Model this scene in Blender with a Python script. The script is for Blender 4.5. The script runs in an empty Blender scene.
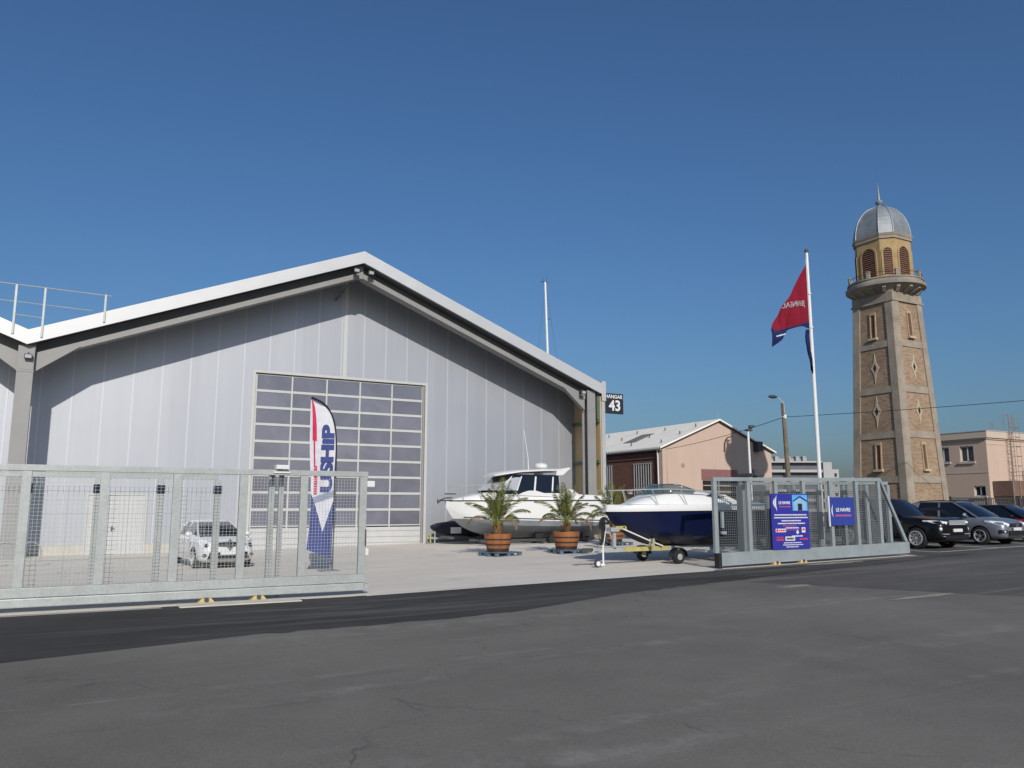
import bpy, bmesh, math, random
from mathutils import Vector, Matrix, Euler
random.seed(7)
R = math.radians
PI = math.pi
sc = bpy.context.scene
COL = sc.collection

# ------------------------------------------------------------------ helpers
def lerp(a, b, t): return a + (b - a) * t
def gz(s):                                   # ground height: the site rises gently to the right
    t = min(max((s + 2.0) / 28.0, 0.0), 1.0)
    return lerp(-0.14, 0.30, t)

class MB:
    """collects shapes into one mesh"""
    def __init__(self):
        self.v, self.f, self.m = [], [], []
    def add(self, vs, fs, mi=0):
        b = len(self.v)
        self.v += [tuple(p) for p in vs]
        for f in fs:
            self.f.append(tuple(b + i for i in f)); self.m.append(mi)
        return self
    def hexa(self, p, mi=0):                 # p: 4 bottom, 4 top
        return self.add(p, [(0,3,2,1),(4,5,6,7),(0,1,5,4),(1,2,6,5),(2,3,7,6),(3,0,4,7)], mi)
    def box(self, x0, x1, y0, y1, z0, z1, mi=0):
        return self.hexa([(x0,y0,z0),(x1,y0,z0),(x1,y1,z0),(x0,y1,z0),(x0,y0,z1),(x1,y0,z1),(x1,y1,z1),(x0,y1,z1)], mi)
    def prism(self, poly, fn, a, b, mi=0):   # poly of (u,v); fn(u,v,w)->point
        n = len(poly)
        vs = [fn(u, v, a) for u, v in poly] + [fn(u, v, b) for u, v in poly]
        fs = [tuple(range(n))[::-1], tuple(range(n, 2*n))] + [(i, (i+1) % n, n+(i+1) % n, n+i) for i in range(n)]
        return self.add(vs, fs, mi)
    def prism_y(self, poly, y0, y1, mi=0): return self.prism(poly, lambda u, v, w: (u, w, v), y0, y1, mi)
    def prism_x(self, poly, x0, x1, mi=0): return self.prism(poly, lambda u, v, w: (w, u, v), x0, x1, mi)
    def prism_z(self, poly, z0, z1, mi=0): return self.prism(poly, lambda u, v, w: (u, v, w), z0, z1, mi)
    def tube(self, pts, r, n=8, mi=0, closed=False):
        pts = [Vector(p) for p in pts]
        rs = r if isinstance(r, (list, tuple)) else [r] * len(pts)
        rings = []
        N = len(pts)
        up = Vector((0, 0, 1))
        prev = None
        for i, p in enumerate(pts):
            if closed: t = pts[(i+1) % N] - pts[i-1]
            else: t = pts[min(i+1, N-1)] - pts[max(i-1, 0)]
            t = t.normalized() if t.length > 1e-9 else Vector((0, 0, 1))
            if prev is None:
                a = up if abs(t.z) < 0.9 else Vector((1, 0, 0))
                x = t.cross(a).normalized()
            else:
                x = (prev - t * prev.dot(t))
                x = x.normalized() if x.length > 1e-6 else t.orthogonal().normalized()
            prev = x
            y = t.cross(x)
            rings.append([p + (x * math.cos(2*PI*k/n) + y * math.sin(2*PI*k/n)) * rs[i] for k in range(n)])
        return self.loft(rings, mi, cap=not closed, wrap=closed)
    def loft(self, rings, mi=0, cap=True, wrap=False, ring_closed=True):
        n = len(rings[0]); vs = [p for r in rings for p in r]; fs = []
        for i in range(len(rings) - (0 if wrap else 1)):
            j = (i + 1) % len(rings)
            for k in range(n if ring_closed else n - 1):
                q = (k + 1) % n
                fs.append((i*n+k, i*n+q, j*n+q, j*n+k))
        if cap and not wrap and ring_closed:
            fs.append(tuple(range(n))[::-1]); fs.append(tuple((len(rings)-1)*n + k for k in range(n)))
        return self.add(vs, fs, mi)
    def lathe(self, prof, n=24, c=(0,0,0), mi=0, phase=0.0, cap=True):
        rings = [[(c[0] + r*math.cos(2*PI*k/n+phase), c[1] + r*math.sin(2*PI*k/n+phase), c[2]+z) for k in range(n)] for r, z in prof]
        return self.loft(rings, mi, cap)
    def lathe_x(self, prof, n=24, c=(0,0,0), mi=0):  # prof (r, x) round the x axis
        rings = [[(c[0]+x, c[1] + r*math.cos(2*PI*k/n), c[2] + r*math.sin(2*PI*k/n)) for k in range(n)] for r, x in prof]
        return self.loft(rings, mi, True)
    def torus_x(self, prof, n=32, c=(0,0,0), mi=0):  # closed (r, x) profile round the x axis
        m = len(prof); rings = [[(c[0]+x, c[1] + r*math.cos(2*PI*k/n), c[2] + r*math.sin(2*PI*k/n)) for r, x in prof] for k in range(n)]
        return self.loft(rings, mi, False, wrap=True)
    def lathe_y(self, prof, n=24, c=(0,0,0), mi=0):
        rings = [[(c[0] + r*math.cos(2*PI*k/n), c[1]+y, c[2] + r*math.sin(2*PI*k/n)) for k in range(n)] for r, y in prof]
        return self.loft(rings, mi, True)
    def ball(self, c, rx, ry=None, rz=None, n=14, k=8, mi=0):
        ry = rx if ry is None else ry; rz = rx if rz is None else rz
        rings = []
        for i in range(k + 1):
            a = -PI/2 + PI * i / k; cr = max(math.cos(a), 1e-3)
            rings.append([(c[0]+rx*cr*math.cos(2*PI*j/n), c[1]+ry*cr*math.sin(2*PI*j/n), c[2]+rz*math.sin(a)) for j in range(n)])
        return self.loft(rings, mi, True)
    def mesh(self, name, mats, recalc=True, smooth=False):
        me = bpy.data.meshes.new(name)
        me.from_pydata(self.v, [], self.f)
        for m in (mats if isinstance(mats, (list, tuple)) else [mats]): me.materials.append(m)
        me.polygons.foreach_set('material_index', self.m)
        if recalc:
            bm = bmesh.new(); bm.from_mesh(me)
            bmesh.ops.recalc_face_normals(bm, faces=bm.faces)
            bm.to_mesh(me); bm.free()
        if smooth is not False:
            me.polygons.foreach_set('use_smooth', [True] * len(me.polygons))
            ang = R(35) if smooth is True else smooth
            try: me.set_sharp_from_angle(angle=ang)
            except Exception: pass
        me.update()
        return me
    def build(self, name, mats, parent=None, loc=(0,0,0), rot=(0,0,0), smooth=False, bevel=0.0, recalc=True):
        o = bpy.data.objects.new(name, self.mesh(name, mats, recalc, smooth))
        COL.objects.link(o)
        o.location = loc; o.rotation_euler = rot
        if parent is not None: o.parent = parent
        if bevel > 0:
            b = o.modifiers.new('Bevel', 'BEVEL'); b.width = bevel; b.segments = 2; b.limit_method = 'ANGLE'; b.angle_limit = R(40)
        return o

def tag(o, label=None, cat=None, group=None, kind=None):
    if label: o['label'] = label
    if cat: o['category'] = cat
    if group: o['group'] = group
    if kind: o['kind'] = kind
    return o
def thing(name, label, cat, loc=(0,0,0), rz=0.0, group=None):
    o = bpy.data.objects.new(name, None); COL.objects.link(o)
    o.empty_display_size = 0.3
    o.location = loc; o.rotation_euler = (0, 0, rz)
    return tag(o, label, cat, group)
def copy_tree(o, parent=None):
    c = o.copy(); COL.objects.link(c)
    if parent is not None:
        c.parent = parent; c.matrix_parent_inverse = o.matrix_parent_inverse.copy()
    for ch in list(o.children): copy_tree(ch, c)
    return c
def baked(ob):
    """mesh of an object with its modifiers applied; the object is removed"""
    dg = bpy.context.evaluated_depsgraph_get(); dg.update()
    me = bpy.data.meshes.new_from_object(ob.evaluated_get(dg), preserve_all_data_layers=True, depsgraph=dg)
    return me
def text_mesh(body, size, bold=0.0, depth=0.004, align='CENTER', shear=0.0, sx=1.0):
    cu = bpy.data.curves.new('lettering', 'FONT')
    cu.body = body; cu.size = size; cu.offset = bold; cu.extrude = depth; cu.align_x = align; cu.align_y = 'CENTER'; cu.shear = shear
    cu.resolution_u = 4
    o = bpy.data.objects.new('lettering', cu); COL.objects.link(o)
    me = baked(o)
    bpy.data.objects.remove(o); bpy.data.curves.remove(cu)
    if sx != 1.0: me.transform(Matrix.Diagonal((sx, 1, 1, 1)))
    return me
def text_on_wall(body, size, mat, parent, x, y, z, bold=0.0, depth=0.004, align='CENTER', rot=0.0, sx=1.0, name='lettering', mirror=False):
    """lettering in the local xz plane facing -y"""
    me = text_mesh(body, size, bold, depth, align, sx=sx)
    M = Matrix.Translation((x, y, z)) @ Matrix.Rotation(R(90), 4, 'X') @ Matrix.Rotation(rot, 4, 'Z')
    if mirror: M = M @ Matrix.Diagonal((-1, 1, 1, 1))
    me.transform(M)
    if mirror: me.flip_normals()
    me.materials.clear(); me.materials.append(mat); me.name = name
    o = bpy.data.objects.new(name, me); COL.objects.link(o)
    if parent is not None: o.parent = parent
    return o

# ------------------------------------------------------------------ materials
class NT:
    def __init__(self, name):
        self.mat = bpy.data.materials.new(name); self.mat.use_nodes = True
        self.t = self.mat.node_tree; self.n = self.t.nodes; self.l = self.t.links
        self.b = self.n['Principled BSDF']
        self.tc = self.n.new('ShaderNodeTexCoord')
    def node(self, typ, **kw):
        x = self.n.new(typ)
        for k, v in kw.items(): setattr(x, k, v)
        return x
    def link(self, a, b): self.l.new(a, b)
    def noise(self, scale, detail=4, rough=0.55, vec=None, dist=0.0, stretch=None):
        x = self.node('ShaderNodeTexNoise'); x.inputs['Scale'].default_value = scale
        x.inputs['Detail'].default_value = detail; x.inputs['Roughness'].default_value = rough; x.inputs['Distortion'].default_value = dist
        src = vec or self.tc.outputs['Object']
        if stretch:
            mp = self.node('ShaderNodeMapping'); mp.inputs['Scale'].default_value = stretch[:3]
            if len(stretch) > 3: mp.inputs['Rotation'].default_value = (0, 0, stretch[3])
            self.link(src, mp.inputs['Vector']); src = mp.outputs['Vector']
        self.link(src, x.inputs['Vector'])
        return x.outputs['Fac']
    def ramp(self, fac, stops):
        x = self.node('ShaderNodeValToRGB'); e = x.color_ramp.elements
        while len(e) < len(stops): e.new(0.5)
        for i, (p, c) in enumerate(stops):
            e[i].position = p; e[i].color = (c, c, c, 1) if isinstance(c, (int, float)) else (*c, 1)
        self.link(fac, x.inputs['Fac']); return x.outputs['Color']
    def mix(self, fac, a, b, mode='MIX'):
        x = self.node('ShaderNodeMix', data_type='RGBA', blend_type=mode)
        for val, sock in ((fac, x.inputs['Factor']), (a, x.inputs['A']), (b, x.inputs['B'])):
            if hasattr(val, 'is_linked') or isinstance(val, bpy.types.NodeSocket): self.link(val, sock)
            else: sock.default_value = val if not isinstance(val, tuple) else (*val, 1)[:4]
        return x.outputs['Result']
    def math(self, op, a, b=0.0, clamp=False):
        x = self.node('ShaderNodeMath', operation=op, use_clamp=clamp)
        for val, sock in ((a, x.inputs[0]), (b, x.inputs[1])):
            if isinstance(val, bpy.types.NodeSocket): self.link(val, sock)
            else: sock.default_value = val
        return x.outputs[0]
    def bump(self, h, strength=0.3, dist=0.02):
        x = self.node('ShaderNodeBump'); x.inputs['Strength'].default_value = strength; x.inputs['Distance'].default_value = dist
        self.link(h, x.inputs['Height']); self.link(x.outputs['Normal'], self.b.inputs['Normal'])
    def col(self, c):
        if isinstance(c, bpy.types.NodeSocket): self.link(c, self.b.inputs['Base Color'])
        else: self.b.inputs['Base Color'].default_value = (*c, 1)
    def set(self, **kw):
        names = dict(rough='Roughness', metal='Metallic', spec='Specular IOR Level', coat='Coat Weight', coatr='Coat Roughness', trans='Transmission Weight', alpha='Alpha', ior='IOR', sheen='Sheen Weight', sub='Subsurface Weight')
        for k, v in kw.items():
            s = self.b.inputs[names[k]]
            if isinstance(v, bpy.types.NodeSocket): self.link(v, s)
            else: s.default_value = v
        return self

def simple(name, c, rough=0.5, metal=0.0, var=0.08, scale=3.0, spec=0.5, coat=0.0, bump=0.0):
    t = NT(name)
    if var > 0:
        f = t.noise(scale, 5, 0.6)
        lo = tuple(max(0, x * (1 - var)) for x in c); hi = tuple(min(1, x * (1 + var)) for x in c)
        t.col(t.ramp(f, [(0.3, lo), (0.7, hi)]))
        t.set(rough=t.math('ADD', t.math('MULTIPLY', f, 0.12), rough - 0.06, True))
        if bump: t.bump(t.noise(scale * 12, 4), bump, 0.01)
    else:
        t.col(c); t.set(rough=rough)
    t.set(metal=metal, spec=spec, coat=coat)
    return t.mat

M = {}
def mats():
    # --- ground
    t = NT('old_asphalt')
    big = t.noise(0.16, 5, 0.6, dist=0.6)
    mid = t.noise(1.1, 5, 0.65)
    fine = t.noise(55, 3, 0.7)
    speck = t.noise(16, 2, 0.8)
    c = t.ramp(big, [(0.32, (0.130, 0.121, 0.105)), (0.68, (0.220, 0.203, 0.176))])
    c = t.mix(0.3, c, t.ramp(mid, [(0.3, (0.130, 0.121, 0.106)), (0.72, (0.222, 0.206, 0.180))]))
    # tyre dust: long pale smears along the road
    sm = t.noise(1.0, 4, 0.6, dist=1.1, stretch=(0.10, 1.1, 1, R(-17)))
    smear = t.ramp(sm, [(0.54, 0.0), (0.66, 1.0)])
    brk = t.ramp(t.noise(2.3, 4, 0.7), [(0.42, 0.0), (0.66, 1.0)])
    sfac = t.math('MULTIPLY', t.math('MULTIPLY', smear, brk), 0.5)
    c = t.mix(sfac, c, (0.31, 0.295, 0.265))
    # thin ridges of dust swept by turning tyres
    rid = t.noise(0.22, 1, 0.4, dist=0.7, stretch=(0.5, 1.3, 1, R(-14)))
    rl = t.ramp(t.math('ABSOLUTE', t.math('SUBTRACT', rid, 0.5)), [(0.0, 1.0), (0.012, 0.0)])
    c = t.mix(t.math('MULTIPLY', t.math('MULTIPLY', rl, brk), 0.16), c, (0.34, 0.32, 0.29))
    c = t.mix(0.45, c, t.ramp(fine, [(0.34, 0.55), (0.66, 1.1)]), 'MULTIPLY')
    grit = t.noise(26, 4, 0.85)
    c = t.mix(0.3, c, t.ramp(grit, [(0.36, 0.65), (0.64, 1.12)]), 'MULTIPLY')
    c = t.mix(t.math('MULTIPLY', t.ramp(speck, [(0.72, 0.0), (0.76, 1.0)]), 0.45), c, (0.36, 0.34, 0.31))
    dk = t.ramp(t.noise(0.9, 5, 0.7, dist=0.8, stretch=(0.3, 1.0, 1, R(-17))), [(0.60, 0.0), (0.78, 1.0)])
    c = t.mix(t.math('MULTIPLY', dk, 0.35), c, (0.075, 0.072, 0.068))
    oil = t.ramp(t.noise(0.55, 3, 0.55, dist=1.4), [(0.70, 0.0), (0.78, 1.0)])
    c = t.mix(t.math('MULTIPLY', oil, 0.45), c, (0.06, 0.058, 0.056))
    vc = t.node('ShaderNodeTexVoronoi', feature='DISTANCE_TO_EDGE'); vc.inputs['Scale'].default_value = 0.16
    nz = t.node('ShaderNodeTexNoise'); nz.inputs['Scale'].default_value = 0.9; nz.inputs['Detail'].default_value = 5; t.link(t.tc.outputs['Object'], nz.inputs['Vector'])
    ad = t.node('ShaderNodeVectorMath', operation='MULTIPLY_ADD'); ad.inputs[1].default_value = (1.6, 1.6, 0); t.link(nz.outputs['Color'], ad.inputs[0]); t.link(t.tc.outputs['Object'], ad.inputs[2]); t.link(ad.outputs[0], vc.inputs['Vector'])
    crk = t.ramp(vc.outputs['Distance'], [(0.0, 1.0), (0.0022, 0.0)])
    c = t.mix(t.math('MULTIPLY', t.math('MULTIPLY', crk, brk), 0.6), c, (0.05, 0.048, 0.046))
    t.col(c); t.set(rough=0.93, spec=0.25); t.bump(fine, 0.35, 0.006); M['asphalt'] = t.mat
    t = NT('new_asphalt')
    big = t.noise(0.5, 5, 0.65, dist=0.4, stretch=(0.4, 1.2, 1))
    fine = t.noise(60, 3, 0.7)
    c = t.ramp(big, [(0.35, (0.033, 0.031, 0.0295)), (0.70, (0.062, 0.0585, 0.055))])
    sm = t.ramp(t.noise(1.2, 4, 0.65, dist=0.8, stretch=(0.15, 1.6, 1, R(-3))), [(0.52, 0.0), (0.72, 1.0)])
    c = t.mix(t.math('MULTIPLY', sm, 0.55), c, (0.19, 0.185, 0.175))
    c = t.mix(0.5, c, t.ramp(fine, [(0.34, 0.55), (0.66, 1.0)]), 'MULTIPLY')
    t.col(c); t.set(rough=0.9, spec=0.3); t.bump(fine, 0.3, 0.006); M['asphalt_new'] = t.mat
    t = NT('worn_asphalt')
    big = t.noise(0.35, 5, 0.65, dist=0.6, stretch=(0.4, 1.1, 1))
    fine = t.noise(55, 3, 0.7)
    c = t.ramp(big, [(0.32, (0.080, 0.076, 0.069)), (0.70, (0.135, 0.126, 0.112))])
    sm = t.ramp(t.noise(1.0, 4, 0.65, dist=0.9, stretch=(0.14, 1.3, 1, R(-6))), [(0.54, 0.0), (0.72, 1.0)])
    c = t.mix(t.math('MULTIPLY', sm, 0.5), c, (0.24, 0.23, 0.21))
    c = t.mix(0.45, c, t.ramp(fine, [(0.34, 0.55), (0.66, 1.1)]), 'MULTIPLY')
    t.col(c); t.set(rough=0.92, spec=0.25); t.bump(fine, 0.3, 0.006); M['asphalt_worn'] = t.mat
    t = NT('yard_concrete')
    big = t.noise(0.25, 5, 0.6, dist=0.5)
    st = t.noise(1.0, 5, 0.6, stretch=(0.25, 1.6, 1))
    c = t.ramp(big, [(0.3, (0.58, 0.53, 0.46)), (0.7, (0.72, 0.665, 0.58))])
    c = t.mix(0.5, c, t.ramp(st, [(0.3, (0.55, 0.50, 0.435)), (0.7, (0.74, 0.69, 0.60))]))
    c = t.mix(0.25, c, t.ramp(t.noise(30, 3, 0.7), [(0.35, 0.6), (0.65, 1.0)]), 'MULTIPLY')
    stain = t.ramp(t.noise(0.7, 4, 0.6, dist=1.0), [(0.62, 0.0), (0.74, 1.0)])
    c = t.mix(t.math('MULTIPLY', stain, 0.4), c, (0.20, 0.19, 0.18))
    t.col(c); t.set(rough=0.9, spec=0.25); M['concrete'] = t.mat
    M['slab'] = simple('pale_slab', (0.52, 0.49, 0.42), 0.9, var=0.12, scale=4)
    M['kerb'] = simple('rail_concrete', (0.33, 0.315, 0.28), 0.9, var=0.2, scale=2)
    M['paint'] = simple('road_paint', (0.62, 0.62, 0.60), 0.8, var=0.2, scale=6)
    M['dust'] = simple('sandy_patch', (0.27, 0.24, 0.19), 0.95, var=0.25, scale=3)
    # --- hangar
    t = NT('facade_panels')
    sep = t.node('ShaderNodeSeparateXYZ'); t.link(t.tc.outputs['Object'], sep.inputs[0])
    idx = t.math('FLOOR', t.math('DIVIDE', t.math('ADD', sep.outputs['X'], 40.0), 1.1))
    wn = t.node('ShaderNodeTexWhiteNoise', noise_dimensions='1D'); t.link(idx, wn.inputs['W'])
    c = t.ramp(wn.outputs['Value'], [(0.0, (0.375, 0.388, 0.418)), (1.0, (0.405, 0.418, 0.448))])
    c = t.mix(0.16, c, t.ramp(t.noise(2.2, 5, 0.65, stretch=(1.6, 1, 0.10)), [(0.35, (0.31, 0.32, 0.345)), (0.7, (0.44, 0.452, 0.48))]))
    c = t.mix(0.12, c, t.ramp(t.noise(0.35, 4, 0.6, stretch=(1, 1, 0.35)), [(0.3, (0.32, 0.33, 0.355)), (0.7, (0.46, 0.472, 0.50))]))
    t.col(c); t.set(rough=t.ramp(t.noise(0.5, 3, 0.5), [(0.3, 0.50), (0.7, 0.58)]), metal=0.6); M['panel'] = t.mat
    M['panel_rib'] = simple('facade_rib', (0.46, 0.475, 0.505), 0.55, metal=0.5, var=0.04)
    M['white_metal'] = simple('white_coated_metal', (0.52, 0.52, 0.515), 0.48, metal=0.35, var=0.04, scale=0.8)
    M['grey_steel'] = simple('grey_painted_steel', (0.24, 0.235, 0.225), 0.5, var=0.06, scale=1.2)
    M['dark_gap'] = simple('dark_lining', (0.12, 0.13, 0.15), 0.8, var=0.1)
    M['fin'] = simple('grey_trim_metal', (0.36, 0.375, 0.385), 0.5, var=0.05)
    M['silver'] = simple('silver_trim', (0.55, 0.55, 0.56), 0.35, metal=0.25, var=0)
    M['clamp'] = simple('slate_clamp', (0.085, 0.10, 0.135), 0.6, var=0.1)
    M['plinth'] = simple('cream_plinth', (0.47, 0.44, 0.38), 0.9, var=0.08, scale=1.5)
    M['frame_grey'] = simple('pale_aluminium_frame', (0.47, 0.47, 0.45), 0.4, var=0.03)
    M['door_white'] = simple('white_door_skin', (0.47, 0.47, 0.46), 0.5, var=0.04)
    t = NT('door_glazing')
    sep = t.node('ShaderNodeSeparateXYZ'); t.link(t.tc.outputs['Object'], sep.inputs[0])
    ix = t.math('FLOOR', t.math('DIVIDE', t.math('ADD', sep.outputs['X'], 0.2), 1.604)); iz = t.math('FLOOR', t.math('DIVIDE', t.math('SUBTRACT', sep.outputs['Z'], 0.86), 0.7544))
    wn = t.node('ShaderNodeTexWhiteNoise', noise_dimensions='1D'); t.link(t.math('ADD', ix, t.math('MULTIPLY', iz, 17.3)), wn.inputs['W'])
    f = t.noise(0.6, 4, 0.6, dist=0.6)
    c = t.ramp(f, [(0.3, (0.125, 0.126, 0.158)), (0.7, (0.185, 0.186, 0.222))])
    t.col(t.mix(0.8, c, t.ramp(wn.outputs['Value'], [(0.0, 0.78), (1.0, 1.08)]), 'MULTIPLY')); t.set(rough=0.07, spec=0.7); t.bump(t.noise(1.3, 2, 0.5), 0.25, 0.02); M['glazing'] = t.mat
    t = NT('ply_board')
    f = t.noise(1.0, 5, 0.6, stretch=(1.5, 1.5, 0.3))
    t.col(t.ramp(f, [(0.3, (0.42, 0.30, 0.15)), (0.7, (0.56, 0.42, 0.23))])); t.set(rough=0.75); M['ply'] = t.mat
    M['green_steel'] = simple('green_primer_steel', (0.07, 0.12, 0.085), 0.6, var=0.2)
    t = NT('galvanised_steel')
    v = t.node('ShaderNodeTexVoronoi'); v.inputs['Scale'].default_value = 28; t.link(t.tc.outputs['Object'], v.inputs['Vector'])
    f = t.noise(2.2, 5, 0.65)
    c = t.mix(0.35, t.ramp(f, [(0.3, (0.34, 0.36, 0.345)), (0.7, (0.45, 0.47, 0.45))]), t.ramp(v.outputs['Color'], [(0.2, (0.26, 0.28, 0.275)), (0.8, (0.40, 0.42, 0.405))]))
    t.col(c); t.set(rough=0.48, metal=0.25); M['galv'] = t.mat
    t = NT('weathered_galvanised_steel')
    f = t.noise(1.6, 5, 0.65)
    t.col(t.ramp(f, [(0.3, (0.245, 0.28, 0.285)), (0.7, (0.33, 0.365, 0.37))])); t.set(rough=0.5, metal=0.2); M['galv_blue'] = t.mat
    M['wire'] = simple('mesh_wire', (0.40, 0.425, 0.42), 0.5, metal=0.3, var=0)
    M['wire_dark'] = simple('dark_mesh_wire', (0.16, 0.175, 0.18), 0.6, var=0)
    M['rubber'] = simple('black_rubber', (0.012, 0.012, 0.013), 0.75, var=0.2)
    M['black'] = simple('black_plastic', (0.015, 0.015, 0.017), 0.4, var=0.1)
    M['dark_grey'] = simple('dark_grey_plastic', (0.05, 0.052, 0.056), 0.55, var=0.1)
    M['white'] = simple('white_paint', (0.66, 0.66, 0.65), 0.35, var=0.03)
    M['yellow'] = simple('yellow_paint', (0.38, 0.335, 0.12), 0.5, var=0.15, scale=5)
    M['sand_yellow'] = simple('ochre_roller', (0.50, 0.38, 0.16), 0.7, var=0.15, scale=8)
    # --- boats
    M['gel'] = simple('white_gelcoat', (0.68, 0.68, 0.66), 0.18, var=0.025, scale=0.8, coat=0.4)
    M['navy'] = simple('navy_gelcoat', (0.006, 0.010, 0.040), 0.3, var=0.15, scale=0.9, spec=0.25)
    t = NT('cruiser_hull_paint')
    sep = t.node('ShaderNodeSeparateXYZ'); t.link(t.tc.outputs['Object'], sep.inputs[0])
    k = t.math('GREATER_THAN', t.math('ADD', sep.outputs['Z'], t.math('MULTIPLY', sep.outputs['X'], 0.0275)), 1.235)
    gr = t.ramp(t.noise(1.5, 4, 0.6), [(0.3, (0.15, 0.165, 0.175)), (0.7, (0.21, 0.225, 0.24))])
    t.col(t.mix(k, gr, (0.70, 0.70, 0.68))); t.set(rough=t.math('SUBTRACT', 0.55, t.math('MULTIPLY', k, 0.33)), spec=0.4); M['cruiser_hull'] = t.mat
    M['antifoul'] = simple('grey_antifouling', (0.20, 0.22, 0.235), 0.6, var=0.1, scale=1.5)
    M['stripe'] = simple('dark_stripe', (0.035, 0.028, 0.028), 0.4, var=0)
    t = NT('tinted_glass'); t.col((0.008, 0.011, 0.018)); t.set(rough=0.12, spec=0.5); M['glass_dark'] = t.mat
    t = NT('teal_screen'); t.col((0.08, 0.13, 0.13)); t.set(rough=0.08, spec=0.6, alpha=0.55); M['glass_teal'] = t.mat
    t = NT('clear_screen'); t.col((0.36, 0.38, 0.40)); t.set(rough=0.08, spec=0.6); M['glass_pale'] = t.mat
    t = NT('stainless'); t.col((0.62, 0.62, 0.62)); t.set(rough=0.2, metal=1.0); M['steel'] = t.mat
    M['cover'] = simple('dark_blue_cover', (0.012, 0.016, 0.032), 0.8, var=0.3, scale=2)
    M['rope'] = simple('white_strap', (0.66, 0.65, 0.6), 0.8, var=0.1, scale=20)
    # --- planting
    t = NT('palm_leaf'); t.set(rough=0.5, spec=0.4)
    oi = t.node('ShaderNodeObjectInfo')
    c = t.ramp(t.noise(2.2, 3, 0.7), [(0.3, (0.038, 0.055, 0.013)), (0.7, (0.165, 0.165, 0.036))])
    t.col(c); M['palm'] = t.mat
    M['palm_dead'] = simple('dead_palm_frond', (0.19, 0.125, 0.06), 0.8, var=0.3, scale=8)
    M['palm_core'] = simple('palm_stalk', (0.20, 0.21, 0.045), 0.55, var=0.3, scale=6)
    M['palm_trunk'] = simple('palm_trunk_fibre', (0.16, 0.085, 0.03), 0.95, var=0.4, scale=18)
    t = NT('barrel_wood')
    wv = t.noise(5, 5, 0.6, stretch=(1, 1, 0.15))
    t.col(t.ramp(wv, [(0.3, (0.19, 0.066, 0.020)), (0.7, (0.34, 0.130, 0.042))])); t.set(rough=0.55); M['barrel'] = t.mat
    M['hoop'] = simple('dark_iron_hoop', (0.025, 0.02, 0.018), 0.6, var=0.2)
    M['soil'] = simple('soil', (0.05, 0.035, 0.022), 0.95, var=0.3, scale=15)
    M['pallet'] = simple('blue_pallet_wood', (0.075, 0.12, 0.165), 0.8, var=0.25, scale=5)
    # --- masonry
    t = NT('tower_brick')
    sep = t.node('ShaderNodeSeparateXYZ'); t.link(t.tc.outputs['Object'], sep.inputs[0])
    cmb = t.node('ShaderNodeCombineXYZ'); t.link(t.math('ADD', sep.outputs['X'], sep.outputs['Y']), cmb.inputs['X']); t.link(sep.outputs['Z'], cmb.inputs['Y'])
    b = t.node('ShaderNodeTexBrick'); t.link(cmb.outputs[0], b.inputs['Vector'])
    b.inputs['Scale'].default_value = 1.0; b.inputs['Brick Width'].default_value = 0.24; b.inputs['Row Height'].default_value = 0.09
    b.inputs['Mortar Size'].default_value = 0.013; b.inputs['Bias'].default_value = -0.1
    b.inputs['Color1'].default_value = (0.385, 0.262, 0.165, 1); b.inputs['Color2'].default_value = (0.25, 0.155, 0.094, 1); b.inputs['Mortar'].default_value = (0.32, 0.265, 0.20, 1)
    bl = t.ramp(t.noise(0.9, 5, 0.65), [(0.3, (0.72, 0.70, 0.68)), (0.7, (1.0, 1.0, 1.0))])
    t.col(t.mix(0.9, b.outputs['Color'], bl, 'MULTIPLY')); t.set(rough=0.9, spec=0.2); M['brick'] = t.mat
    t = NT('weathered_stone')
    f = t.noise(1.3, 6, 0.65); g = t.noise(9, 4, 0.7)
    c = t.ramp(f, [(0.3, (0.255, 0.215, 0.165)), (0.7, (0.385, 0.33, 0.26))])
    c = t.mix(0.4, c, t.ramp(g, [(0.35, 0.6), (0.65, 1.0)]), 'MULTIPLY')
    t.col(c); t.set(rough=0.92, spec=0.2); M['stone'] = t.mat
    t = NT('grey_render')
    f = t.noise(1.1, 6, 0.65)
    t.col(t.ramp(f, [(0.3, (0.21, 0.185, 0.155)), (0.7, (0.33, 0.295, 0.25))])); t.set(rough=0.92, spec=0.2); M['stone_grey'] = t.mat
    t = NT('ochre_stone')
    f = t.noise(1.6, 5, 0.65)
    t.col(t.ramp(f, [(0.3, (0.30, 0.205, 0.10)), (0.7, (0.41, 0.30, 0.155))])); t.set(rough=0.9, spec=0.2); M['ochre'] = t.mat
    M['brick_trim'] = simple('buff_brick_trim', (0.38, 0.275, 0.17), 0.9, var=0.15, scale=3)
    M['pale_stone'] = simple('pale_dressed_stone', (0.43, 0.355, 0.25), 0.9, var=0.12)
    t = NT('zinc_dome')
    f = t.noise(1.6, 5, 0.6)
    t.col(t.ramp(f, [(0.3, (0.18, 0.20, 0.21)), (0.7, (0.30, 0.32, 0.335))])); t.set(rough=0.55, metal=0.3); M['zinc'] = t.mat
    M['louvre'] = simple('brown_louvre', (0.13, 0.062, 0.035), 0.7, var=0.25, scale=4)
    M['void'] = simple('dark_interior', (0.012, 0.010, 0.009), 0.9, var=0)
    M['slit'] = simple('brown_shutter', (0.11, 0.055, 0.035), 0.8, var=0.2)
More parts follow.
